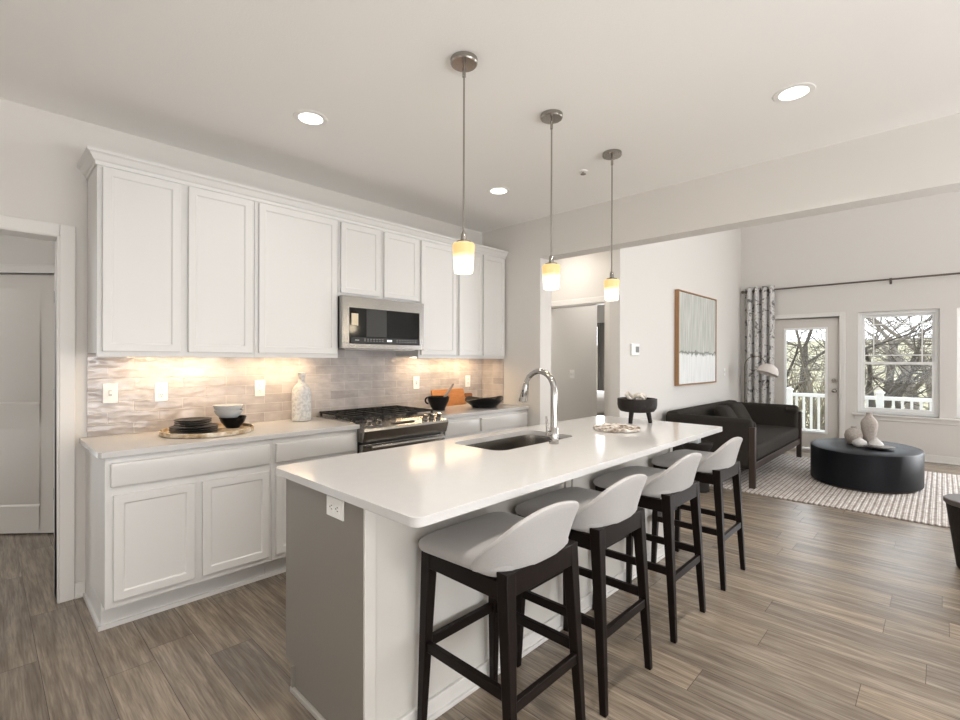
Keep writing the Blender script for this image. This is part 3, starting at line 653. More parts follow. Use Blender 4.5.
MB().box(0.886, 0.90, SY - 0.012, 1.935, 0, 0.022).build('shoe_moulding', mat('grey_shoe', (0.42, 0.395, 0.355), 0.45), t, bevel=0.003)
MB().box(0.889, 0.90, 1.918, 1.932, 0.022, 0.105).build('toe_end', ISLG, t)
for a, c in ((0.93, 1.55), (2.62, 3.45)):
    w = (c - a) / 2
    for k in range(2): shaker(a + k * w + 0.006, a + (k + 1) * w - 0.006, 0.13, 0.86, 0).xform(Matrix.Translation((0, 2.005, 0)) @ Matrix.Scale(-1, 4, (0, 1, 0))).build('door', ISLG, t, bevel=0.002)
for k in range(2): shaker(1.575 + k * 0.52, 1.575 + k * 0.52 + 0.505, 0.13, 0.70, 0).xform(Matrix.Translation((0, 2.005, 0)) @ Matrix.Scale(-1, 4, (0, 1, 0))).build('door', ISLG, t, bevel=0.002)
SX0, SX1, SY0, SY1 = 1.785, 2.485, 1.578, 1.945
wt = plate_hole(rrect(IX0, IX1, IY0, IY1, 0.035), rrect(SX0, SX1, SY0, SY1, 0.07), 0.884, 0.914)
tag(wt.build('island_worktop', QUARTZ, bevel=0.0025), 'long white quartz slab topping the island, with a sink cut-out', 'countertop')
# sink: open bowl with thickness
t = thing('sink', 'undermount stainless steel sink set into the island worktop', 'sink', (2.1, 1.77, 0.67))
def ring(off, z, r): return [(x, y, z) for x, y in rrect(SX0 - off, SX1 + off, SY0 - off, SY1 + off, r)]
m = MB().loft([ring(0.012, 0.8835, 0.08), ring(-0.001, 0.8835, 0.07), ring(-0.003, 0.86, 0.07), ring(-0.006, 0.70, 0.065), ring(-0.02, 0.682, 0.055), ring(-0.12, 0.678, 0.04)], cap=False)
b = m.b; b.verts.ensure_lookup_table()
b.faces.new(b.verts[-28:])
m.loft([ring(0.012, 0.8835, 0.08), ring(0.010, 0.70, 0.08), ring(0.0, 0.67, 0.06)], cap=False)
m.build('basin', mat('sink_steel', (0.40, 0.38, 0.355), 0.25, 1.0), t)
MB().lathe([(0.042, 0.679), (0.042, 0.683), (0.03, 0.681), (0.012, 0.680)], 2.1, 1.79, 24).build('drain', CHROME, t)
# faucet
t = thing('faucet', 'tall chrome gooseneck pull-down faucet on the island', 'faucet', (2.155, 1.535, 0.914))
MB().lathe([(0.027, 0.914), (0.027, 0.930), (0.024, 0.934), (0.024, 1.0), (0.021, 1.006)], 2.165, 1.522, 24).build('base', CHROME, t)
fx, fy = 2.165, 1.522
path = [(fx, fy, 1.0), (fx, fy, 1.10), (fx, fy, 1.195)]
rad = [0.019, 0.019, 0.0185]
for i in range(1, 13):
    a = PI - i * (PI * 0.93) / 12
    path.append((fx, fy + 0.098 + 0.098 * math.cos(a), 1.205 + 0.100 * math.sin(a))); rad.append(0.0172 - 0.0002 * i)
MB().tube(path, rad, 16).build('spout', CHROME, t)
p = Vector(path[-1]); dd = Vector((0, 0.22, -1)).normalized()
m = MB().tube([p - dd * 0.005, p + dd * 0.01, p + dd * 0.035, p + dd * 0.09, p + dd * 0.10], [0.0165, 0.018, 0.021, 0.0265, 0.0245], 18)
sh = m.build('spray_head', CHROME, t)
bq = p + dd * 0.05
MB().tube([bq + Vector((-0.021, -0.006, 0.02)), bq + Vector((-0.026, -0.006, -0.02))], 0.005, 8).build('spray_button', BLACKM, sh)
m = MB().tube([(fx - 0.02, fy + 0.006, 0.972), (fx - 0.045, fy + 0.013, 0.975)], 0.0125, 14).tube([(fx - 0.043, fy + 0.013, 0.972), (fx - 0.046, fy + 0.013, 1.0), (fx - 0.05, fy + 0.014, 1.065)], [0.008, 0.006, 0.005], 10)
m.build('handle', CHROME, t)

# ================================================================== BAR STOOLS
ST = 'upholstered bar stools along the island'
def make_stool(label, loc):
    t = thing('bar_stool', label, 'bar stool', (0, 0, 0), ST)
    # seat cushion: front +Y ; local y from -0.20 (rear) to 0.215
    rings = []
    N = 9
    def outline(inset, z, drop):
        pts = []
        for x, y in rrect(-0.228 + inset, 0.228 - inset, -0.205 + inset, 0.222 - inset, 0.075 - inset * 0.5, 6):
            fz = 0.0
            # seat front slopes slightly and back flows up
            x = x * (1 - 0.10 * max(0, 0.05 - y) / 0.25)
            pts.append((x, y, z + drop * (-(max(0, y - 0.05) ** 2) * 0.9 + max(0, -y - 0.10) ** 2 * 1.8 - abs(x) ** 3 * 0.5)))
        return pts
    m = MB().loft([outline(0.014, 0.682, 0), outline(0.003, 0.688, 0), outline(0.0, 0.708, 0.4), outline(0.004, 0.730, 0.8), outline(0.016, 0.742, 1), outline(0.04, 0.749, 1), outline(0.09, 0.753, 1), outline(0.15, 0.754, 1)])
    m.build('seat', FABL, t, smooth=60)
    # backrest shell, wrapping forward at its lower corners
    A, T = 28, 9
    def pt(a, s, off):
        # a across, s 0..1 up the height; off = thickness offset along local normal (approx -y outwards)
        e = abs(a); sgn = 1 if a >= 0 else -1
        hw = 0.228 + 0.006 * s
        x = sgn * hw * (1 - (1 - e) ** 1.35)
        top = 0.886 - 0.85 * x * x
        RR = 0.08; dx = max(0.0, abs(x) - (hw - RR))
        zt = top - (RR - math.sqrt(max(0, RR * RR - dx * dx))) * 1.15
        z = 0.690 + (zt - 0.690) * s
        h = (z - 0.70) / 0.175
        fwd = e ** 3 * (0.118 * max(0, 1 - h) ** 0.8 + 0.012) + 0.012 * (1 - h)
        y = -0.232 + fwd + 0.0 - 0.022 * h
        nx = x / hw * e ** 2 * 0.8 if e > 0 else 0
        nv = Vector((nx, -1, 0.12)).normalized()
        thick = 0.045 * (1 - 0.35 * h) * (1 - 0.30 * e ** 4)
        return Vector((x, y, z)) - nv * thick * off
    rings = []
    for i in range(A + 1):
        a = -1 + 2 * i / A
        r = [pt(a, k / T, 0) for k in range(T + 1)]
        r += [pt(a, 1, 0) * 0.5 + pt(a, 1, 1) * 0.5 + Vector((0, 0, 0.006))]
        r += [pt(a, k / T, 1) for k in range(T, -1, -1)]
        rings.append(r)
    m = MB().loft(rings)
    m.build('backrest', FABL, t, smooth=70, sub=1)
    # frame
    zt = 0.685
    legs = []
    for sx in (-1, 1):
        for nm, y0, y1 in (('f', 0.172, 0.193), ('r', -0.195, -0.238)):
            top = 0.706 if nm == 'r' else zt
            m = MB().taper((sx * 0.196, y1, 0), (sx * 0.176, y0, top), 0.025, 0.027, 0.044, 0.046)
            m.build('leg', ESP, t, bevel=0.003)
    for sx in (-1, 1): MB().bar((sx * 0.182, -0.18, 0.645), (sx * 0.182, 0.16, 0.645), 0.024, 0.058).build('seat_rail', ESP, t, bevel=0.002)
    MB().bar((-0.165, 0.178, 0.645), (0.165, 0.178, 0.645), 0.024, 0.058).build('seat_rail', ESP, t, bevel=0.002)
    MB().bar((-0.165, -0.206, 0.668), (0.165, -0.206, 0.668), 0.024, 0.075).build('seat_rail', ESP, t, bevel=0.002)
    zs = 0.315
    for sx in (-1, 1): MB().bar((sx * 0.187, -0.215, zs + 0.015), (sx * 0.187, 0.188, zs + 0.015), 0.02, 0.036).build('stretcher', ESP, t, bevel=0.002)
    MB().bar((-0.175, 0.190, zs + 0.015), (0.175, 0.190, zs + 0.015), 0.022, 0.036).build('stretcher', ESP, t, bevel=0.002)
    MB().bar((-0.175, -0.222, zs - 0.02), (0.175, -0.222, zs - 0.02), 0.02, 0.036).build('stretcher', ESP, t, bevel=0.002)
    t.location = loc
    return t
SYC = 1.175
s0 = make_stool('grey fabric bar stool with dark wood legs, nearest the camera', (1.315, 1.175, 0))
dup(s0, (1.865, SYC, 0), 'grey fabric bar stool, second from the camera along the island')
dup(s0, (2.535, SYC, 0), 'grey fabric bar stool, third from the camera along the island')
dup(s0, (3.27, SYC, 0), 'grey fabric bar stool at the far end of the island by the sofa')

# ================================================================== CEILING FITTINGS
for (px, lab) in ((1.53, 'pendant light nearest the camera with glowing amber glass shade'), (2.213, 'middle pendant light of three over the island'), (2.896, 'farthest pendant light over the island, by the bowl on legs')):
    py = 1.577
    t = thing('pendant_light', lab, 'pendant light', (px, py, H), 'pendant lights over the island')
    MB().lathe([(0.062, H), (0.062, H - 0.018), (0.058, H - 0.024), (0.012, H - 0.025)], px, py, 28).build('canopy', NICKEL, t)
    m = MB().tube([(px, py, H - 0.02), (px, py, 1.925)], 0.0045, 10).lathe([(0.008, 2.70), (0.008, 2.66)], px, py, 10)
    m.build('rod', NICKEL, t)
    MB().lathe([(0.006, 1.955), (0.012, 1.945), (0.014, 1.915), (0.034, 1.908), (0.034, 1.900)], px, py, 20).build('socket_cap', NICKEL, t)
    MB().lathe([(0.030, 1.901), (0.047, 1.899), (0.0515, 1.892), (0.0515, 1.884), (0.0425, 1.770), (0.039, 1.765), (0.035, 1.765), (0.038, 1.773), (0.045, 1.88)], px, py, 32, cap=False).build('glass_shade', PENDG, t, smooth=50)
    MB().ball((px, py, 1.83), 0.024).build('bulb', emis('bulb', (1, 0.86, 0.62), 6), t)
    d = bpy.data.lights.new('pendant_lamp', 'POINT'); d.energy = 2.2; d.color = (1, 0.84, 0.6); d.shadow_soft_size = 0.05
    o = bpy.data.objects.new('pendant_lamp', d); COL.objects.link(o); o.location = (px, py, 1.72)
for (cx, cy), lab in zip(CANS_AND_FILL[:3], ('recessed ceiling light above the left wall cabinets', 'recessed ceiling light beside the corner, above the range side', 'recessed ceiling light on the right, near the header beam')):
    t = thing('recessed_light', lab, 'ceiling light', (cx, cy, H), 'recessed lights in the ceiling')
    MB().lathe([(0.066, H), (0.066, H - 0.004), (0.090, H - 0.004), (0.094, H)], cx, cy, 36, cap=False).build('trim_ring', PLASTIC, t)
    MB().lathe([(0.068, H - 0.0005), (0.068, H - 0.0025), (0.02, H - 0.003)], cx, cy, 32).build('lens', CANLENS, t)
t = thing('sprinkler_head', 'small fire sprinkler head on the ceiling right of the middle pendant', 'sprinkler', (3.03, 1.88, H))
MB().lathe([(0.03, H), (0.028, H - 0.006), (0.01, H - 0.008)], 3.03, 1.88, 18).build('escutcheon', PLASTIC, t)
MB().lathe([(0.008, H - 0.008), (0.006, H - 0.02), (0.02, H - 0.021), (0.02, H - 0.024)], 3.03, 1.88, 14).build('deflector', NICKEL, t)

# ================================================================== OUTLETS, SWITCHES
def plate(kind, label, c, axis, w=0.072, h=0.118, gang=1):
    """axis 'y-' faces -Y, 'x-' faces -X"""
    t = thing('light_switch' if kind == 'switch' else 'wall_outlet', label, 'switch' if kind == 'switch' else 'outlet', c)
    M = Matrix.Translation(c) @ (Matrix.Identity(4) if axis == 'y-' else Matrix.Rotation(-PI / 2, 4, 'Z'))
    if axis == 'x-land': M = Matrix.Translation(c) @ Matrix.Rotation(-PI / 2, 4, 'Z') @ Matrix.Rotation(PI / 2, 4, 'Y')
    MB().box(-w / 2, w / 2, -0.006, 0.0, -h / 2, h / 2).xform(M).build('cover_plate', PLASTIC, t, bevel=0.002)
    if kind == 'switch':
        for g in range(gang):
            gx = (g - (gang - 1) / 2) * 0.046
            MB().box(gx - 0.006, gx + 0.006, -0.014, -0.006, -0.004, 0.014).xform(M).build('toggle', PLASTIC, t)
            MB().box(gx - 0.008, gx + 0.008, -0.0068, -0.006, -0.016, 0.018).xform(M).build('toggle_slot', mat('toggle_shadow_gap', (0.45, 0.44, 0.42), 0.6), t)
    else:
        for z in (-0.021, 0.021):
            r = MB().box(-0.016, 0.016, -0.008, -0.006, z - 0.015, z + 0.015).xform(M).build('receptacle', PLASTIC, t, bevel=0.002)
            m = MB()
            for q in (-0.0065, 0.0065): m.box(q - 0.0014, q + 0.0014, -0.0086, -0.008, z - 0.001, z + 0.008)
            m.box(-0.0025, 0.0025, -0.0086, -0.008, z - 0.010, z - 0.005)
            m.xform(M).build('slots', SLOT, r)
YT = YW - 0.010
plate('switch', 'white toggle switch on the backsplash at the far left', (0.536, YT, 1.164), 'y-')
plate('outlet', 'white outlet on the backsplash above the round tray', (0.795, YT, 1.162), 'y-')
plate('outlet', 'white outlet on the backsplash left of the crackled bottle', (1.405, YT, 1.160), 'y-')
plate('switch', 'white switch on the backsplash above the dark mortar', (2.842, YT, 1.153), 'y-')
plate('outlet', 'white outlet on the backsplash above the cutting board', (3.522, YT, 1.147), 'y-')
plate('outlet', 'white outlet on the grey end panel of the island', (0.90, 1.592, 0.828), 'x-land')
plate('switch', 'double light switch on the grey wall inside the doorway', (5.56, 3.62, 1.18), 'y-', 0.118, 0.118, 2)
plate('switch', 'faint white switch on the wall right of the painting', (8.05, YA, 1.19), 'y-')
t = thing('thermostat', 'white thermostat with dark screen left of the painting', 'thermostat', (5.0, YA, 1.485))
MB().box(4.905, 5.09, YA - 0.022, YA, 1.425, 1.55).build('case', PLASTIC, t, bevel=0.005)
MB().box(4.995, 5.075, YA - 0.0235, YA - 0.022, 1.455, 1.52).build('screen', mat('thermostat_screen', (0.12, 0.12, 0.12), 0.3), t, smooth=0)

# ================================================================== COUNTER OBJECTS
ZC = 0.9145
TX, TY = 0.985, 3.29
tag(MB().lathe([(0.25, ZC), (0.256, ZC + 0.004), (0.256, ZC + 0.026), (0.249, ZC + 0.027), (0.247, ZC + 0.010), (0.15, ZC + 0.009)], TX, TY, 56).build('round_tray', TRAYW), 'round marbled tray holding dark plates and bowls', 'tray')
zt = ZC + 0.0095
def plate_dish(px, py, z, r, label, grp):
    o = MB().lathe([(r * 0.6, 0), (r * 0.66, 0.0), (r, 0.011), (r, 0.0135), (r * 0.96, 0.013), (r * 0.64, 0.004), (r * 0.2, 0.0035)], 0, 0, 40)
    o = o.build('dinner_plate', BLACKC, smooth=60); o.location = (px, py, z)
    return tag(o, label, 'plate', grp)
PXc, PYc = 0.898, 3.262
big = ['lowest of the wide black plates, lying on the round tray', 'second wide black plate up from the round tray', 'third wide black plate up, uppermost of the wide ones']
z = zt
for i in range(3):
    plate_dish(PXc, PYc, z, 0.130, big[i], 'black plates stacked on the tray'); z += 0.0138
small = ['lowest of the smaller black plates, resting on the wide ones', 'middle one of the smaller black plates in the stack', 'topmost small black plate of the stack on the tray']
for i in range(3):
    plate_dish(PXc - 0.004, PYc + 0.004, z, 0.100, small[i], 'black plates stacked on the tray'); z += 0.0138
def bowl(px, py, z, r, h, material, label, grp):
    pr = [(r * 0.42, 0), (r * 0.48, 0.0), (r * 0.55, h * 0.12), (r * 0.86, h * 0.55), (r, h), (r * 0.965, h), (r * 0.82, h * 0.58), (r * 0.5, h * 0.17), (r * 0.1, h * 0.13)]
    o = MB().lathe(pr, 0, 0, 40).build('bowl', material, smooth=60); o.location = (px, py, z); return tag(o, label, 'bowl', grp)
BX, BY = 1.12, 3.34
bowl(BX + 0.02, BY - 0.015, zt, 0.082, 0.072, BLACKC, 'black bowl at the bottom of the bowl stack on the tray', 'stacked bowls on the tray')
bowl(BX, BY, zt + 0.056, 0.088, 0.062, GREYC, 'pale grey bowl nested in the black bowl', 'stacked bowls on the tray')
bowl(BX - 0.004, BY + 0.004, zt + 0.088, 0.088, 0.060, GREYC, 'pale grey bowl at the top of the bowl stack', 'stacked bowls on the tray')
bx, by = 1.655, 3.43
tag(MB().lathe([(0.055, ZC), (0.067, ZC + 0.004), (0.069, ZC + 0.02), (0.069, ZC + 0.20), (0.064, ZC + 0.235), (0.045, ZC + 0.262), (0.028, ZC + 0.278), (0.023, ZC + 0.29), (0.022, ZC + 0.325), (0.026, ZC + 0.33), (0.026, ZC + 0.355), (0.019, ZC + 0.357), (0.016, ZC + 0.34)], bx, by, 36).build('bottle', BOTTLE, smooth=50), 'pale crackle-glazed bottle on the counter left of the range', 'bottle')
# mortar with pestle-like spoon
mx_, my_ = 2.862, 3.27
t = thing('mortar', 'black footed mortar bowl with a side ring on the right counter', 'mortar', (mx_, my_, ZC))
MB().lathe([(r * 0.9, z) for r, z in [(0.066, ZC), (0.07, ZC + 0.003), (0.066, ZC + 0.015), (0.076, ZC + 0.03), (0.104, ZC + 0.085), (0.112, ZC + 0.125), (0.104, ZC + 0.125), (0.092, ZC + 0.085), (0.05, ZC + 0.035), (0.01, ZC + 0.03)]], mx_, my_, 36).build('bowl', BLACKC, t, smooth=50)
m = MB(); pth = []
dirv = Vector((-0.72, 0.69, 0))
for i in range(13):
    a = PI * (-0.5 + i / 12); pth.append(Vector((mx_, my_, ZC + 0.088)) + dirv * (0.088 + 0.03 * math.cos(a)) + Vector((0, 0, 0.028 * math.sin(a))))
MB().tube(pth, 0.008, 8).build('ring_handle', BLACKC, t)
m = MB().tube([(mx_ + 0.02, my_ - 0.01, ZC + 0.05), (mx_ + 0.085, my_ - 0.005, ZC + 0.13), (mx_ + 0.178, my_ + 0.0, ZC + 0.222), (mx_ + 0.186, my_, ZC + 0.23)], [0.018, 0.013, 0.0105, 0.006], 12)
tag(m.build('pestle', WOODSP), 'grey pestle leaning out of the dark mortar', 'pestle')
# cutting board leaning on the wall
t = thing('cutting_board', 'orange-brown wooden cutting board leaning on the backsplash', 'cutting board', (3.2, 3.5, ZC))
M = Matrix.Translation((0, YT - 0.055, ZC)) @ Matrix.Rotation(math.radians(-14), 4, 'X')
m = MB().loft([[(x, y, z) for x, z in rrect(3.02, 3.45, 0.0, 0.168, 0.018)] for y in (0.0, 0.018)]); m.xform(M).build('board', BOARDW, t, bevel=0.003)
m = MB().loft([[(x, y, z) for x, z in rrect(3.445, 3.565, 0.075, 0.115, 0.019)] for y in (0.0, 0.018)]); m.xform(M).build('handle', mat('board_handle', (0.22, 0.085, 0.03), 0.45), t, bevel=0.003)
# leaf-shaped black bowl
t = thing('serving_bowl', 'wide shallow black bowl with wavy rim on the corner counter', 'bowl', (3.30, 3.17, ZC))
m = MB(); n = 48; rings = []
for r, z, w in ((0.10, 0, 0), (0.13, 0.004, 0), (0.185, 0.045, 0.3), (0.235, 0.082, 1), (0.228, 0.086, 1), (0.17, 0.045, 0.3), (0.10, 0.014, 0), (0.02, 0.011, 0)):
    rg = []
    for i in range(n):
        a = 2 * PI * i / n
        rr = r * (1 + 0.12 * w * math.cos(2 * (a - 2.35 - PI / 2)))
        rg.append((3.37 + rr * math.cos(a), 3.18 + rr * 0.78 * math.sin(a), ZC + z + 0.014 * w * math.cos(3 * a + 0.6)))
    rings.append(rg)
m.loft(rings).build('bowl', BLACKC, t, smooth=60)
# bowl on three legs on the island
t = thing('footed_bowl', 'dark carved wooden bowl on three legs on the far end of the island', 'bowl', (3.32, 1.62, 0.914))
bx, by = 3.325, 1.605
MB().lathe([(0.095, 0.994), (0.118, 0.999), (0.134, 1.020), (0.139, 1.045), (0.139, 1.090), (0.125, 1.092), (0.121, 1.058), (0.095, 1.03), (0.02, 1.026)], bx, by, 44).build('bowl', DARKW, t, smooth=50)
for a in (296, 56, 176):
    dx, dy = math.cos(math.radians(a)), math.sin(math.radians(a))
    MB().tube([(bx + dx * 0.075, by + dy * 0.075, 1.01), (bx + dx * 0.092, by + dy * 0.092, 0.9145)], [0.018, 0.014], 12).build('leg', DARKW, t)
m = MB()
def torus(c, R, r, rot, n=22, k=10):
    rings = [[rot @ Vector(((R + r * math.cos(2 * PI * j / k)) * math.cos(2 * PI * i / n), (R + r * math.cos(2 * PI * j / k)) * 0.75 * math.sin(2 * PI * i / n), r * math.sin(2 * PI * j / k))) + Vector(c) for j in range(k)] for i in range(n)]
    rings.append(rings[0]); m.loft(rings, cap=False)
from mathutils import Euler
for c, R, e in (((-0.055, 0.035, 1.092), 0.038, (0.9, 0.3, 0.2)), ((-0.01, 0.03, 1.098), 0.04, (0.5, -0.5, 1.2)), ((0.035, 0.0, 1.088), 0.038, (1.1, 0.2, 2.0)), ((-0.03, -0.03, 1.085), 0.038, (0.3, 0.6, 0.6)), ((0.07, 0.03, 1.078), 0.03, (0.4, 0.2, 0.1))):
    torus((bx + c[0], by + c[1], c[2] + 0.006), R * 1.08, 0.012, Euler(e).to_matrix())
tag(m.build('decorative_chain', CARVED), 'whitewashed carved chain links heaped in the dark bowl on legs', 'ornament')
# mottled flat piece
m = MB(); n = 40; rings = []; random.seed(3)
off = [random.uniform(-0.012, 0.012) for _ in range(n)]
for r, z in ((0.125, 0.9145), (0.142, 0.918), (0.146, 0.93), (0.135, 0.936), (0.115, 0.934), (0.085, 0.942), (0.05, 0.946), (0.01, 0.947)):
    rings.append([(2.872 + (r + off[i] * r * 5) * math.cos(2 * PI * i / n), 1.53 + (r + off[i] * r * 5) * math.sin(2 * PI * i / n), z + (0.006 * math.sin(i * 1.7 + r * 60) if z > 0.92 else 0)) for i in range(n)])
tag(m.loft(rings).build('stone_dish', MARBLE), 'flat mottled brown and white stone piece on the island worktop', 'ornament')

# ================================================================== LIVING ROOM
RZ = 0.012
tag(MB().box(5.50, 8.08, -2.2, 2.35, 0.0005, RZ).build('area_rug', RUG, bevel=0.004), 'white and grey chunky woven rug under the sofa and drum table', 'rug')
# sofa
t = thing('sofa', 'charcoal upholstered sofa with dark wood posts along the far wall', 'sofa', (6.85, 1.9, RZ))
FX0, FX1, FY0, FY1 = 5.66, 8.03, 1.42, 2.40
for x in (FX0 + 0.03, FX1 - 0.03):
    for y, tz in ((FY0 + 0.03, 0.66), (FY1 - 0.03, 0.60)):
        MB().box(x - 0.028, x + 0.028, y - 0.03, y + 0.03, RZ + 0.0003, tz).build('post', SOFAW, t, bevel=0.006)
MB().box(FX0 + 0.05, FX1 - 0.05, FY0 + 0.015, FY0 + 0.05, 0.20, 0.275).build('front_rail', SOFAW, t, bevel=0.004)
MB().box(FX0 + 0.06, FX1 - 0.06, FY0 + 0.05, FY1 - 0.03, 0.20, 0.275).build('seat_deck', SOFA, t)
def pad(x0, x1, y0, y1, z0, z1, bev): return MB().box(x0, x1, y0, y1, z0, z1), bev
for x0, x1 in ((FX0 + 0.004, FX0 + 0.125), (FX1 - 0.125, FX1 - 0.004)):
    MB().box(x0, x1, FY0 + 0.035, FY1 - 0.01, 0.215, 0.742).build('arm', SOFA, t, bevel=0.045, seg=5)
    s = 1 if x0 < 7 else -1
    xr = x1 if s > 0 else x0
    MB().tube([(xr + s * 0.012, FY0 + 0.03, 0.675), (xr + s * 0.012, FY0 + 0.045, 0.675), (xr + s * 0.012, FY0 + 0.16, 0.675), (xr + s * 0.012, FY0 + 0.18, 0.675)], [0.022, 0.034, 0.034, 0.02], 16).build('arm_bolster', SOFA, t)
MB().box(FX0 + 0.03, FX1 - 0.03, FY1 - 0.17, FY1 - 0.005, 0.215, 0.765).build('back', SOFA, t, bevel=0.05, seg=5)
MB().box(FX0 + 0.13, FX1 - 0.13, FY0 + 0.012, FY1 - 0.17, 0.278, 0.44).build('seat_cushion', SOFA, t, bevel=0.04, seg=5)
def pillow(label, c, rz, tilt, s=0.46):
    m = MB(); n = 12; V = []
    for sgn in (1, -1):
        g = []
        for i in range(n + 1):
            for j in range(n + 1):
                u, v = -1 + 2 * i / n, -1 + 2 * j / n
                pin = 1 - 0.10 * (u * u * v * v) - 0.06 * (1 - u * u) * v * v * 0 - 0.05 * ((1 - abs(u)) * abs(v) ** 3 + (1 - abs(v)) * abs(u) ** 3)
                th = 0.085 * ((1 - u ** 4) * (1 - v ** 4)) ** 0.6
                g.append(m.b.verts.new((u * s / 2 * pin, v * s / 2 * pin, sgn * (th + 0.002))))
        V.append(g)
        for i in range(n):
            for j in range(n):
                q = [g[i * (n + 1) + j], g[(i + 1) * (n + 1) + j], g[(i + 1) * (n + 1) + j + 1], g[i * (n + 1) + j + 1]]
                m.b.faces.new(q if sgn > 0 else q[::-1])
    rim = [(i, 0) for i in range(n)] + [(n, j) for j in range(n)] + [(i, n) for i in range(n, 0, -1)] + [(0, j) for j in range(n, 0, -1)]
    for k in range(len(rim)):
        a, c2 = rim[k], rim[(k + 1) % len(rim)]
        m.b.faces.new((V[0][a[0] * (n + 1) + a[1]], V[0][c2[0] * (n + 1) + c2[1]], V[1][c2[0] * (n + 1) + c2[1]], V[1][a[0] * (n + 1) + a[1]]))
    M = Matrix.Translation(c) @ Matrix.Rotation(rz, 4, 'Z') @ Matrix.Rotation(tilt, 4, 'X')
    o = m.xform(M).build('throw_pillow', SOFA, smooth=80)
    tag(o, label, 'pillow', 'dark throw pillows on the sofa')
pillow('dark throw pillow against the sofa back in the middle', (6.80, 2.02, 0.60), 0.05, math.radians(58), 0.42)
pillow('dark throw pillow by the far arm of the sofa', (7.28, 2.03, 0.61), -0.15, math.radians(60), 0.42)
# coffee table
cx, cy = 6.94, 0.632
t = thing('coffee_table', 'black oval drum coffee table on the woven rug', 'coffee table', (cx, cy, RZ))
MB().lathe([(0.94, RZ + 0.0005), (0.94, 0.03)], cx, cy, 64, 0.64, 0.50).build('plinth', TABLEF, t)
MB().lathe([(0.985, 0.03), (1, 0.034), (1, 0.395), (0.985, 0.402), (0.5, 0.402)], cx, cy, 72, 0.64, 0.50).build('drum', TABLEB, t, smooth=50)
zt = 0.4025
def vase(name, label, prof, x, y, group=None, m_=VASEP, cat='vase'):
    tag(MB().lathe([(r, zt + z) for r, z in prof], x, y, 32).build(name, m_, smooth=60), label, cat, group)
vase('round_vase', 'round taupe textured jar with small neck on the coffee table', [(0.045, 0), (0.06, 0.004), (0.082, 0.05), (0.088, 0.10), (0.075, 0.15), (0.045, 0.178), (0.026, 0.184), (0.028, 0.202), (0.018, 0.203), (0.015, 0.18)], 7.05, 0.742)
vase('tall_vase', 'tall tapering taupe textured vase on the coffee table', [(0.045, 0), (0.052, 0.004), (0.058, 0.07), (0.078, 0.20), (0.082, 0.245), (0.066, 0.285), (0.036, 0.322), (0.027, 0.345), (0.028, 0.37), (0.02, 0.371), (0.018, 0.34)], 7.12, 0.605)
vase('bud_vase', 'small pale pod-shaped bud vase in front of the round jar', [(0.03, 0), (0.05, 0.006), (0.072, 0.035), (0.066, 0.06), (0.035, 0.085), (0.012, 0.098), (0.012, 0.107), (0.006, 0.108)], 6.86, 0.668, None, STONEW)
vase('shallow_dish', 'shallow grey dish holding a pale pod vase on the coffee table', [(0.05, 0), (0.06, 0.002), (0.135, 0.028), (0.135, 0.033), (0.06, 0.012), (0.01, 0.010)], 6.83, 0.495, None, mat('grey_dish', (0.24, 0.22, 0.21), 0.5), 'dish')
zt = 0.4145
vase('bud_vase', 'small pale pod-shaped bud vase standing in the shallow dish', [(0.03, 0), (0.052, 0.006), (0.07, 0.03), (0.058, 0.055), (0.03, 0.082), (0.012, 0.098), (0.012, 0.108), (0.006, 0.109)], 6.86, 0.525, None, STONEW)
# end table between island and sofa
ex, ey = 5.25, 1.87
t = thing('end_table', 'small dark pedestal end table between the island and the sofa', 'end table', (ex, ey, 0))
MB().lathe([(0.10, 0.0005), (0.125, 0.004), (0.125, 0.10), (0.11, 0.115), (0.05, 0.16), (0.035, 0.25), (0.035, 0.40), (0.07, 0.425)], ex, ey, 32).build('pedestal', DARKW, t)
MB().lathe([(0.08, 0.42), (0.13, 0.432), (0.155, 0.47), (0.16, 0.505), (0.15, 0.508), (0.12, 0.495), (0.02, 0.492)], ex, ey, 36).build('tabletop', DARKW, t)
tag(MB().box(ex - 0.045, ex + 0.05, ey - 0.03, ey + 0.065, 0.4965, 0.56).build('white_box', GREYC, bevel=0.006), 'small white box standing on the dark pedestal end table', 'box')
# tapered side table at the right edge
sx_, sy_ = 4.52, -0.185
t = thing('side_table', 'dark round tapered side table cut off by the right edge', 'side table', (sx_, sy_, 0))
MB().lathe([(0.11, 0.0005), (0.115, 0.01), (0.168, 0.42)], sx_, sy_, 40).build('base', DARKW, t)
MB().lathe([(0.168, 0.42), (0.178, 0.428), (0.178, 0.452), (0.172, 0.457), (0.05, 0.457)], sx_, sy_, 40).build('tabletop', mat('grey_brown_top', (0.10, 0.085, 0.08), 0.45), t)
# painting
t = thing('framed_painting', 'large abstract grey and white painting in thin oak frame', 'painting', (6.81, YA, 1.65))
PX0, PX1, PZ0, PZ1 = 6.11, 7.52, 1.045, 2.268
m = frame_xz(PX0, PX1, PZ0, PZ1, 0.014, 0.014, 0.014, 0.014, YA - 0.055, YA - 0.001)
m.build('frame', OAK, t, bevel=0.001)
MB().box(PX0 + 0.02, PX1 - 0.02, YA - 0.045, YA - 0.01, PZ0 + 0.02, PZ1 - 0.02).build('canvas', CANVAS, t, smooth=0)
for o in t.children: pass
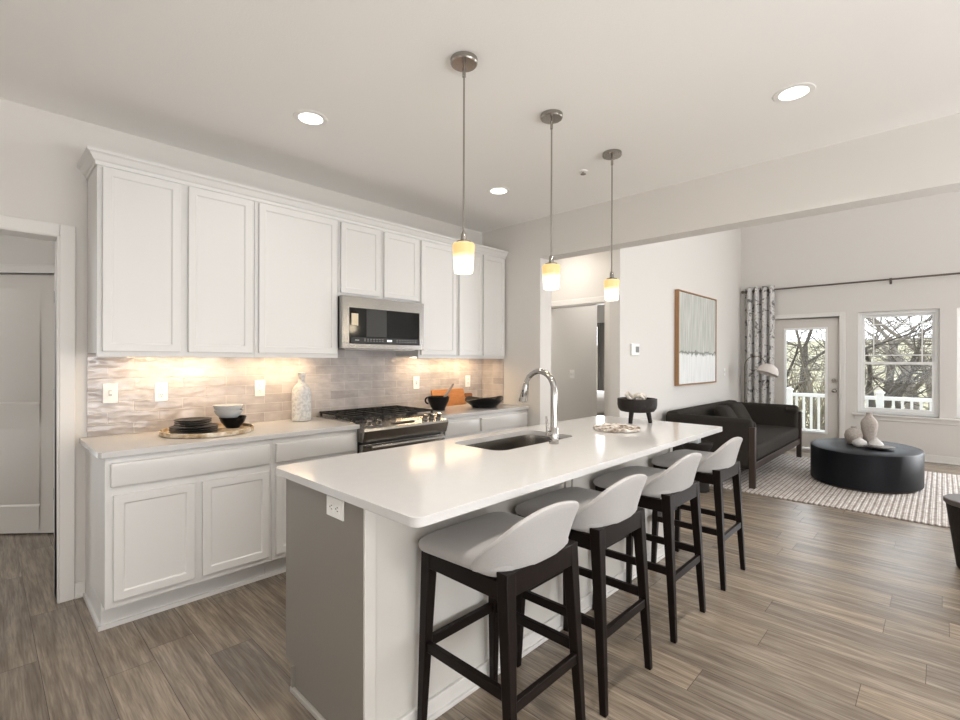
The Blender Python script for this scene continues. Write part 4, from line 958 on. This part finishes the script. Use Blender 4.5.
# the canvas pattern uses world heights, so put its origin at the world origin height
# curtain rod and curtain
RX, RZ_ = 8.835, 2.512
t = thing('curtain_rod', 'long bronze curtain rod across the window wall', 'curtain rod', (RX, 0.5, RZ_))
MB().tube([(RX, 2.395, RZ_), (RX, -2.4, RZ_)], 0.0125, 12).build('rod', ROD, t)
MB().ball((RX, 2.405, RZ_), 0.026).build('finial', ROD, t)
for y in (0.525, 2.36, -1.3):
    m = MB().bar((RX, y, RZ_ - 0.02), (XW, y, RZ_ - 0.02), 0.014, 0.014).box(XW - 0.006, XW, y - 0.014, y + 0.014, RZ_ - 0.06, RZ_ + 0.03).bar((RX, y, RZ_ - 0.03), (RX, y, RZ_ + 0.016), 0.03, 0.018)
    m.build('bracket', ROD, t)
t = thing('curtain', 'white floral grommet curtain panel gathered in the corner', 'curtain', (RX, 2.15, 0.02))
m = MB(); n = 72; Y0, Y1 = 1.945, 2.375
A = []
for z in (0.02, 0.7, 1.4, 2.0, 2.45, 2.575):
    row = []
    for i in range(n + 1):
        u = i / n; y = Y1 + (Y0 - Y1) * u
        row.append((RX + 0.052 * math.sin(u * 2 * PI * 4 + 0.4), y + 0.012 * math.sin(u * 16 * PI), z))
    A.append(row)
m.loft(A, closed=False)
cu = m.build('fabric', CURT, t, smooth=80)
md = cu.modifiers.new('solid', 'SOLIDIFY'); md.thickness = 0.004; md.offset = 0
for i in range(8):
    u = (i + 0.5 - 0.4 / PI) / 8; y = Y1 + (Y0 - Y1) * u
    mm = MB(); nn = 18
    rings = [[(RX + 0.027 * math.cos(2 * PI * a / nn) * (1 + 0.25 * math.cos(2 * PI * b / 8)) , y + 0.006 * math.sin(2 * PI * b / 8), RZ_ + 0.027 * math.sin(2 * PI * a / nn) * (1 + 0.25 * math.cos(2 * PI * b / 8))) for b in range(8)] for a in range(nn)]
    rings.append(rings[0]); mm.loft(rings, cap=False).build('grommet', ROD, t)
# arc floor lamp behind the sofa's far arm
lx, ly = 8.45, 2.27
t = thing('floor_lamp', 'arc floor lamp with pale dome shade beside the curtain', 'lamp', (lx, ly, 0))
MB().lathe([(0.13, 0.0005), (0.13, 0.015), (0.12, 0.02), (0.02, 0.022)], lx, ly, 32).build('base', ROD, t)
MB().tube([(lx, ly, 0.02), (lx, ly, 1.28)], 0.008, 10).build('pole', ROD, t)
pth = []
for i in range(15):
    a = PI - i * PI / 14; pth.append((lx, ly - 0.155 + 0.155 * -math.cos(PI - a) * -1, 1.28 + 0.155 * math.sin(a)))
pth = [(lx, ly - 0.15 - 0.15 * math.cos(a), 1.28 + 0.16 * math.sin(a)) for a in [PI - i * PI * 0.93 / 14 for i in range(15)]]
MB().tube(pth, 0.006, 8).build('arc', ROD, t)
sc = Vector((lx, ly - 0.325, 1.20))
M = Matrix.Translation(sc) @ Matrix.Rotation(math.radians(16), 4, 'Y') @ Matrix.Rotation(math.radians(14), 4, 'X')
pr = [(r_ * 1.25, z_ * 1.25) for r_, z_ in [(0.015, 0.095), (0.05, 0.088), (0.09, 0.062), (0.115, 0.02), (0.122, -0.03), (0.118, -0.03), (0.11, 0.02), (0.085, 0.055), (0.045, 0.08), (0.008, 0.086)]]
MB().lathe(pr, 0, 0, 32).xform(M).build('shade', LAMPW, t, smooth=60)

# bedroom seen through the doorway
t = thing('bed', 'white-covered bed glimpsed through the doorway', 'bed', (7.4, 4.5, 0))
MB().box(6.6, 8.4, 3.95, 5.2, 0.0005, 0.50).build('bed_base', BEDB, t, bevel=0.02)
MB().box(6.57, 8.4, 3.92, 5.2, 0.50, 0.78).build('duvet', DUVET, t, bevel=0.06, seg=4)
t = thing('bedroom_curtain', 'grey curtain hanging beside the bedroom window through the doorway', 'curtain', (8.8, 5.03, 0.1))
m = MB(); A = []
for z in (0.002, 2.13):
    A.append([(8.78 + 0.03 * math.sin(i / 40 * 2 * PI * 4), 4.93 + 0.16 * i / 40, z) for i in range(41)])
m.loft(A, closed=False); cu = m.build('fabric', CURTG, t, smooth=80); md = cu.modifiers.new('solid', 'SOLIDIFY'); md.thickness = 0.004
MB().tube([(8.78, 4.8, 2.12), (8.78, 5.35, 2.12)], 0.014, 10).build('rod', ROD, t)
MB().ball((8.78, 5.17, 2.12), 0.03).build('finial', ROD, t)

# ================================================================== OUTSIDE
struct('floor_deck', MB().box(9.08, 11.05, -5, 6.5, -0.18, -0.06), mat('deck_boards', (0.45, 0.42, 0.38), 0.8), smooth=0)
RXo = 10.9
t = thing('deck_railing', 'white vinyl deck railing outside the glass door and window', 'railing', (RXo, 0.8, -0.06))
MB().box(RXo - 0.03, RXo + 0.03, -4, 4.5, 0.685, 0.75).build('top_rail', VINYL, t, bevel=0.006)
MB().box(RXo - 0.02, RXo + 0.02, -4, 4.5, 0.02, 0.075).build('bottom_rail', VINYL, t, bevel=0.004)
for y in (2.14, 0.78, -0.62, -2.0, 3.5):
    p_ = MB().box(RXo - 0.05, RXo + 0.05, y - 0.05, y + 0.05, -0.06, 0.80).build('post', VINYL, t, bevel=0.004)
    MB().box(RXo - 0.065, RXo + 0.065, y - 0.065, y + 0.065, 0.80, 0.825).lathe([(0.07, 0.825), (0.005, 0.86)], RXo, y, 4).build('post_cap', VINYL, p_)
y = 2.02
while y > -2.6:
    if all(abs(y - q) > 0.07 for q in (2.14, 0.78, -0.62, -2.0)):
        MB().box(RXo - 0.017, RXo + 0.017, y - 0.018, y + 0.018, 0.075, 0.685).build('baluster', VINYL, t)
    y -= 0.118
# terrain
m = MB(); NX, NY = 40, 40; g = {}
random.seed(5)
for i in range(NX + 1):
    for j in range(NY + 1):
        x = 11.0 + 120 * (i / NX) ** 2; yv = -60 + 140 * j / NY
        zz = -1.6 + 0.035 * (x - 11) + 0.00055 * max(0, x - 30) ** 2 * 0.6 + random.uniform(-0.12, 0.12) * (0 if i < 2 else 1)
        g[i, j] = m.b.verts.new((x, yv, zz))
for i in range(NX):
    for j in range(NY): m.b.faces.new((g[i, j], g[i + 1, j], g[i + 1, j + 1], g[i, j + 1]))
struct('ground_lawn', m, LAWN, smooth=80)
def gz(x): return -1.6 + 0.035 * (x - 11) + 0.00033 * max(0, x - 30) ** 2
def tree(x, y, h, r0, seed, material, label, depth=5):
    rnd = random.Random(seed); m = MB()
    def grow(p, d, L, r, lev):
        q = [p]; dd = d.copy()
        segs = 3
        for k in range(segs):
            dd = (dd + Vector((rnd.uniform(-1, 1), rnd.uniform(-1, 1), rnd.uniform(-0.3, 0.5))) * 0.16).normalized()
            q.append(q[-1] + dd * L / segs)
        rr = [r * (1 - 0.4 * k / segs) for k in range(segs + 1)]
        m.tube(q, rr, 6 if lev < 2 else 4, cap=False)
        if lev >= depth: return
        nb = 3 if lev < depth - 1 else 4
        for k in range(nb):
            tt = rnd.uniform(0.35, 1.0) if k else 1.0
            idx = min(segs, max(1, int(round(tt * segs))))
            ax = Vector((rnd.uniform(-1, 1), rnd.uniform(-1, 1), rnd.uniform(-0.35, 0.6))).normalized()
            nd = (dd * (0.75 if k == 0 else 0.35) + ax * 0.8).normalized()
            grow(q[idx], nd, L * rnd.uniform(0.6, 0.82), max(0.006, rr[idx] * (0.75 if k == 0 else 0.55)), lev + 1)
    grow(Vector((x, y, gz(x) - 0.2)), Vector((rnd.uniform(-0.25, 0.25), rnd.uniform(-0.25, 0.25), 1)).normalized(), h * 0.30, r0, 0)
    tag(m.build('bare_tree', material, smooth=60), label, 'tree', 'bare trees beyond the deck')
T = [(15.5, 3.3, 7, 0.13, 1, BARK, 'bare tree nearest the glass door, left side of its pane'), (17, 2.6, 8, 0.12, 2, BARKL, 'pale bare tree behind the middle of the glass door'),
     (19, 3.9, 8, 0.15, 3, BARK, 'dark bare tree seen deeper through the glass door'), (22, 3.2, 9, 0.15, 4, BARKL, 'pale bare tree far back through the glass door'),
     (18, 1.25, 7.5, 0.16, 5, BARK, 'leaning dark bare tree at the left of the window'), (21, 0.6, 9, 0.22, 6, BARKL, 'thick pale bare tree in the middle of the window'),
     (25, 1.9, 9, 0.2, 7, BARK, 'dark bare tree behind the thick pale one'), (17.5, 0.1, 7, 0.12, 8, BARK, 'thin dark bare tree at the right of the window'),
     (28, 0.2, 10, 0.2, 9, BARKL, 'pale bare tree far off at the right of the window'), (34, 2.2, 11, 0.22, 10, BARK, 'distant bare tree on the slope seen through the window'),
     (34, 6.0, 11, 0.22, 11, BARK, 'distant bare tree on the slope seen through the glass door'), (24, -1.2, 9, 0.2, 12, BARK, 'bare tree beyond the right edge of the window')]
for a in T: tree(*a)
# thicket of thin twigs below the door view
rnd = random.Random(11); m = MB()
for k in range(420):
    x = rnd.uniform(13.5, 19); yv = rnd.uniform(1.9, 4.6) * x / 14.5
    p = Vector((x, yv, gz(x))); d = Vector((rnd.uniform(-0.5, 0.5), rnd.uniform(-0.5, 0.5), 1))
    L = rnd.uniform(1.2, 3.6)
    m.tube([p, p + d * L * 0.5 + Vector((rnd.uniform(-.2, .2), rnd.uniform(-.2, .2), 0)), p + d * L * 0.85 + Vector((rnd.uniform(-.5, .5), rnd.uniform(-.5, .5), 0))], [0.014, 0.010, 0.004], 4, cap=False)
tag(m.build('brush_thicket', mat('brush_twigs', (0.17, 0.145, 0.10), 0.9)), 'tangle of thin dry brush beyond the deck railing', 'brush', kind='stuff')
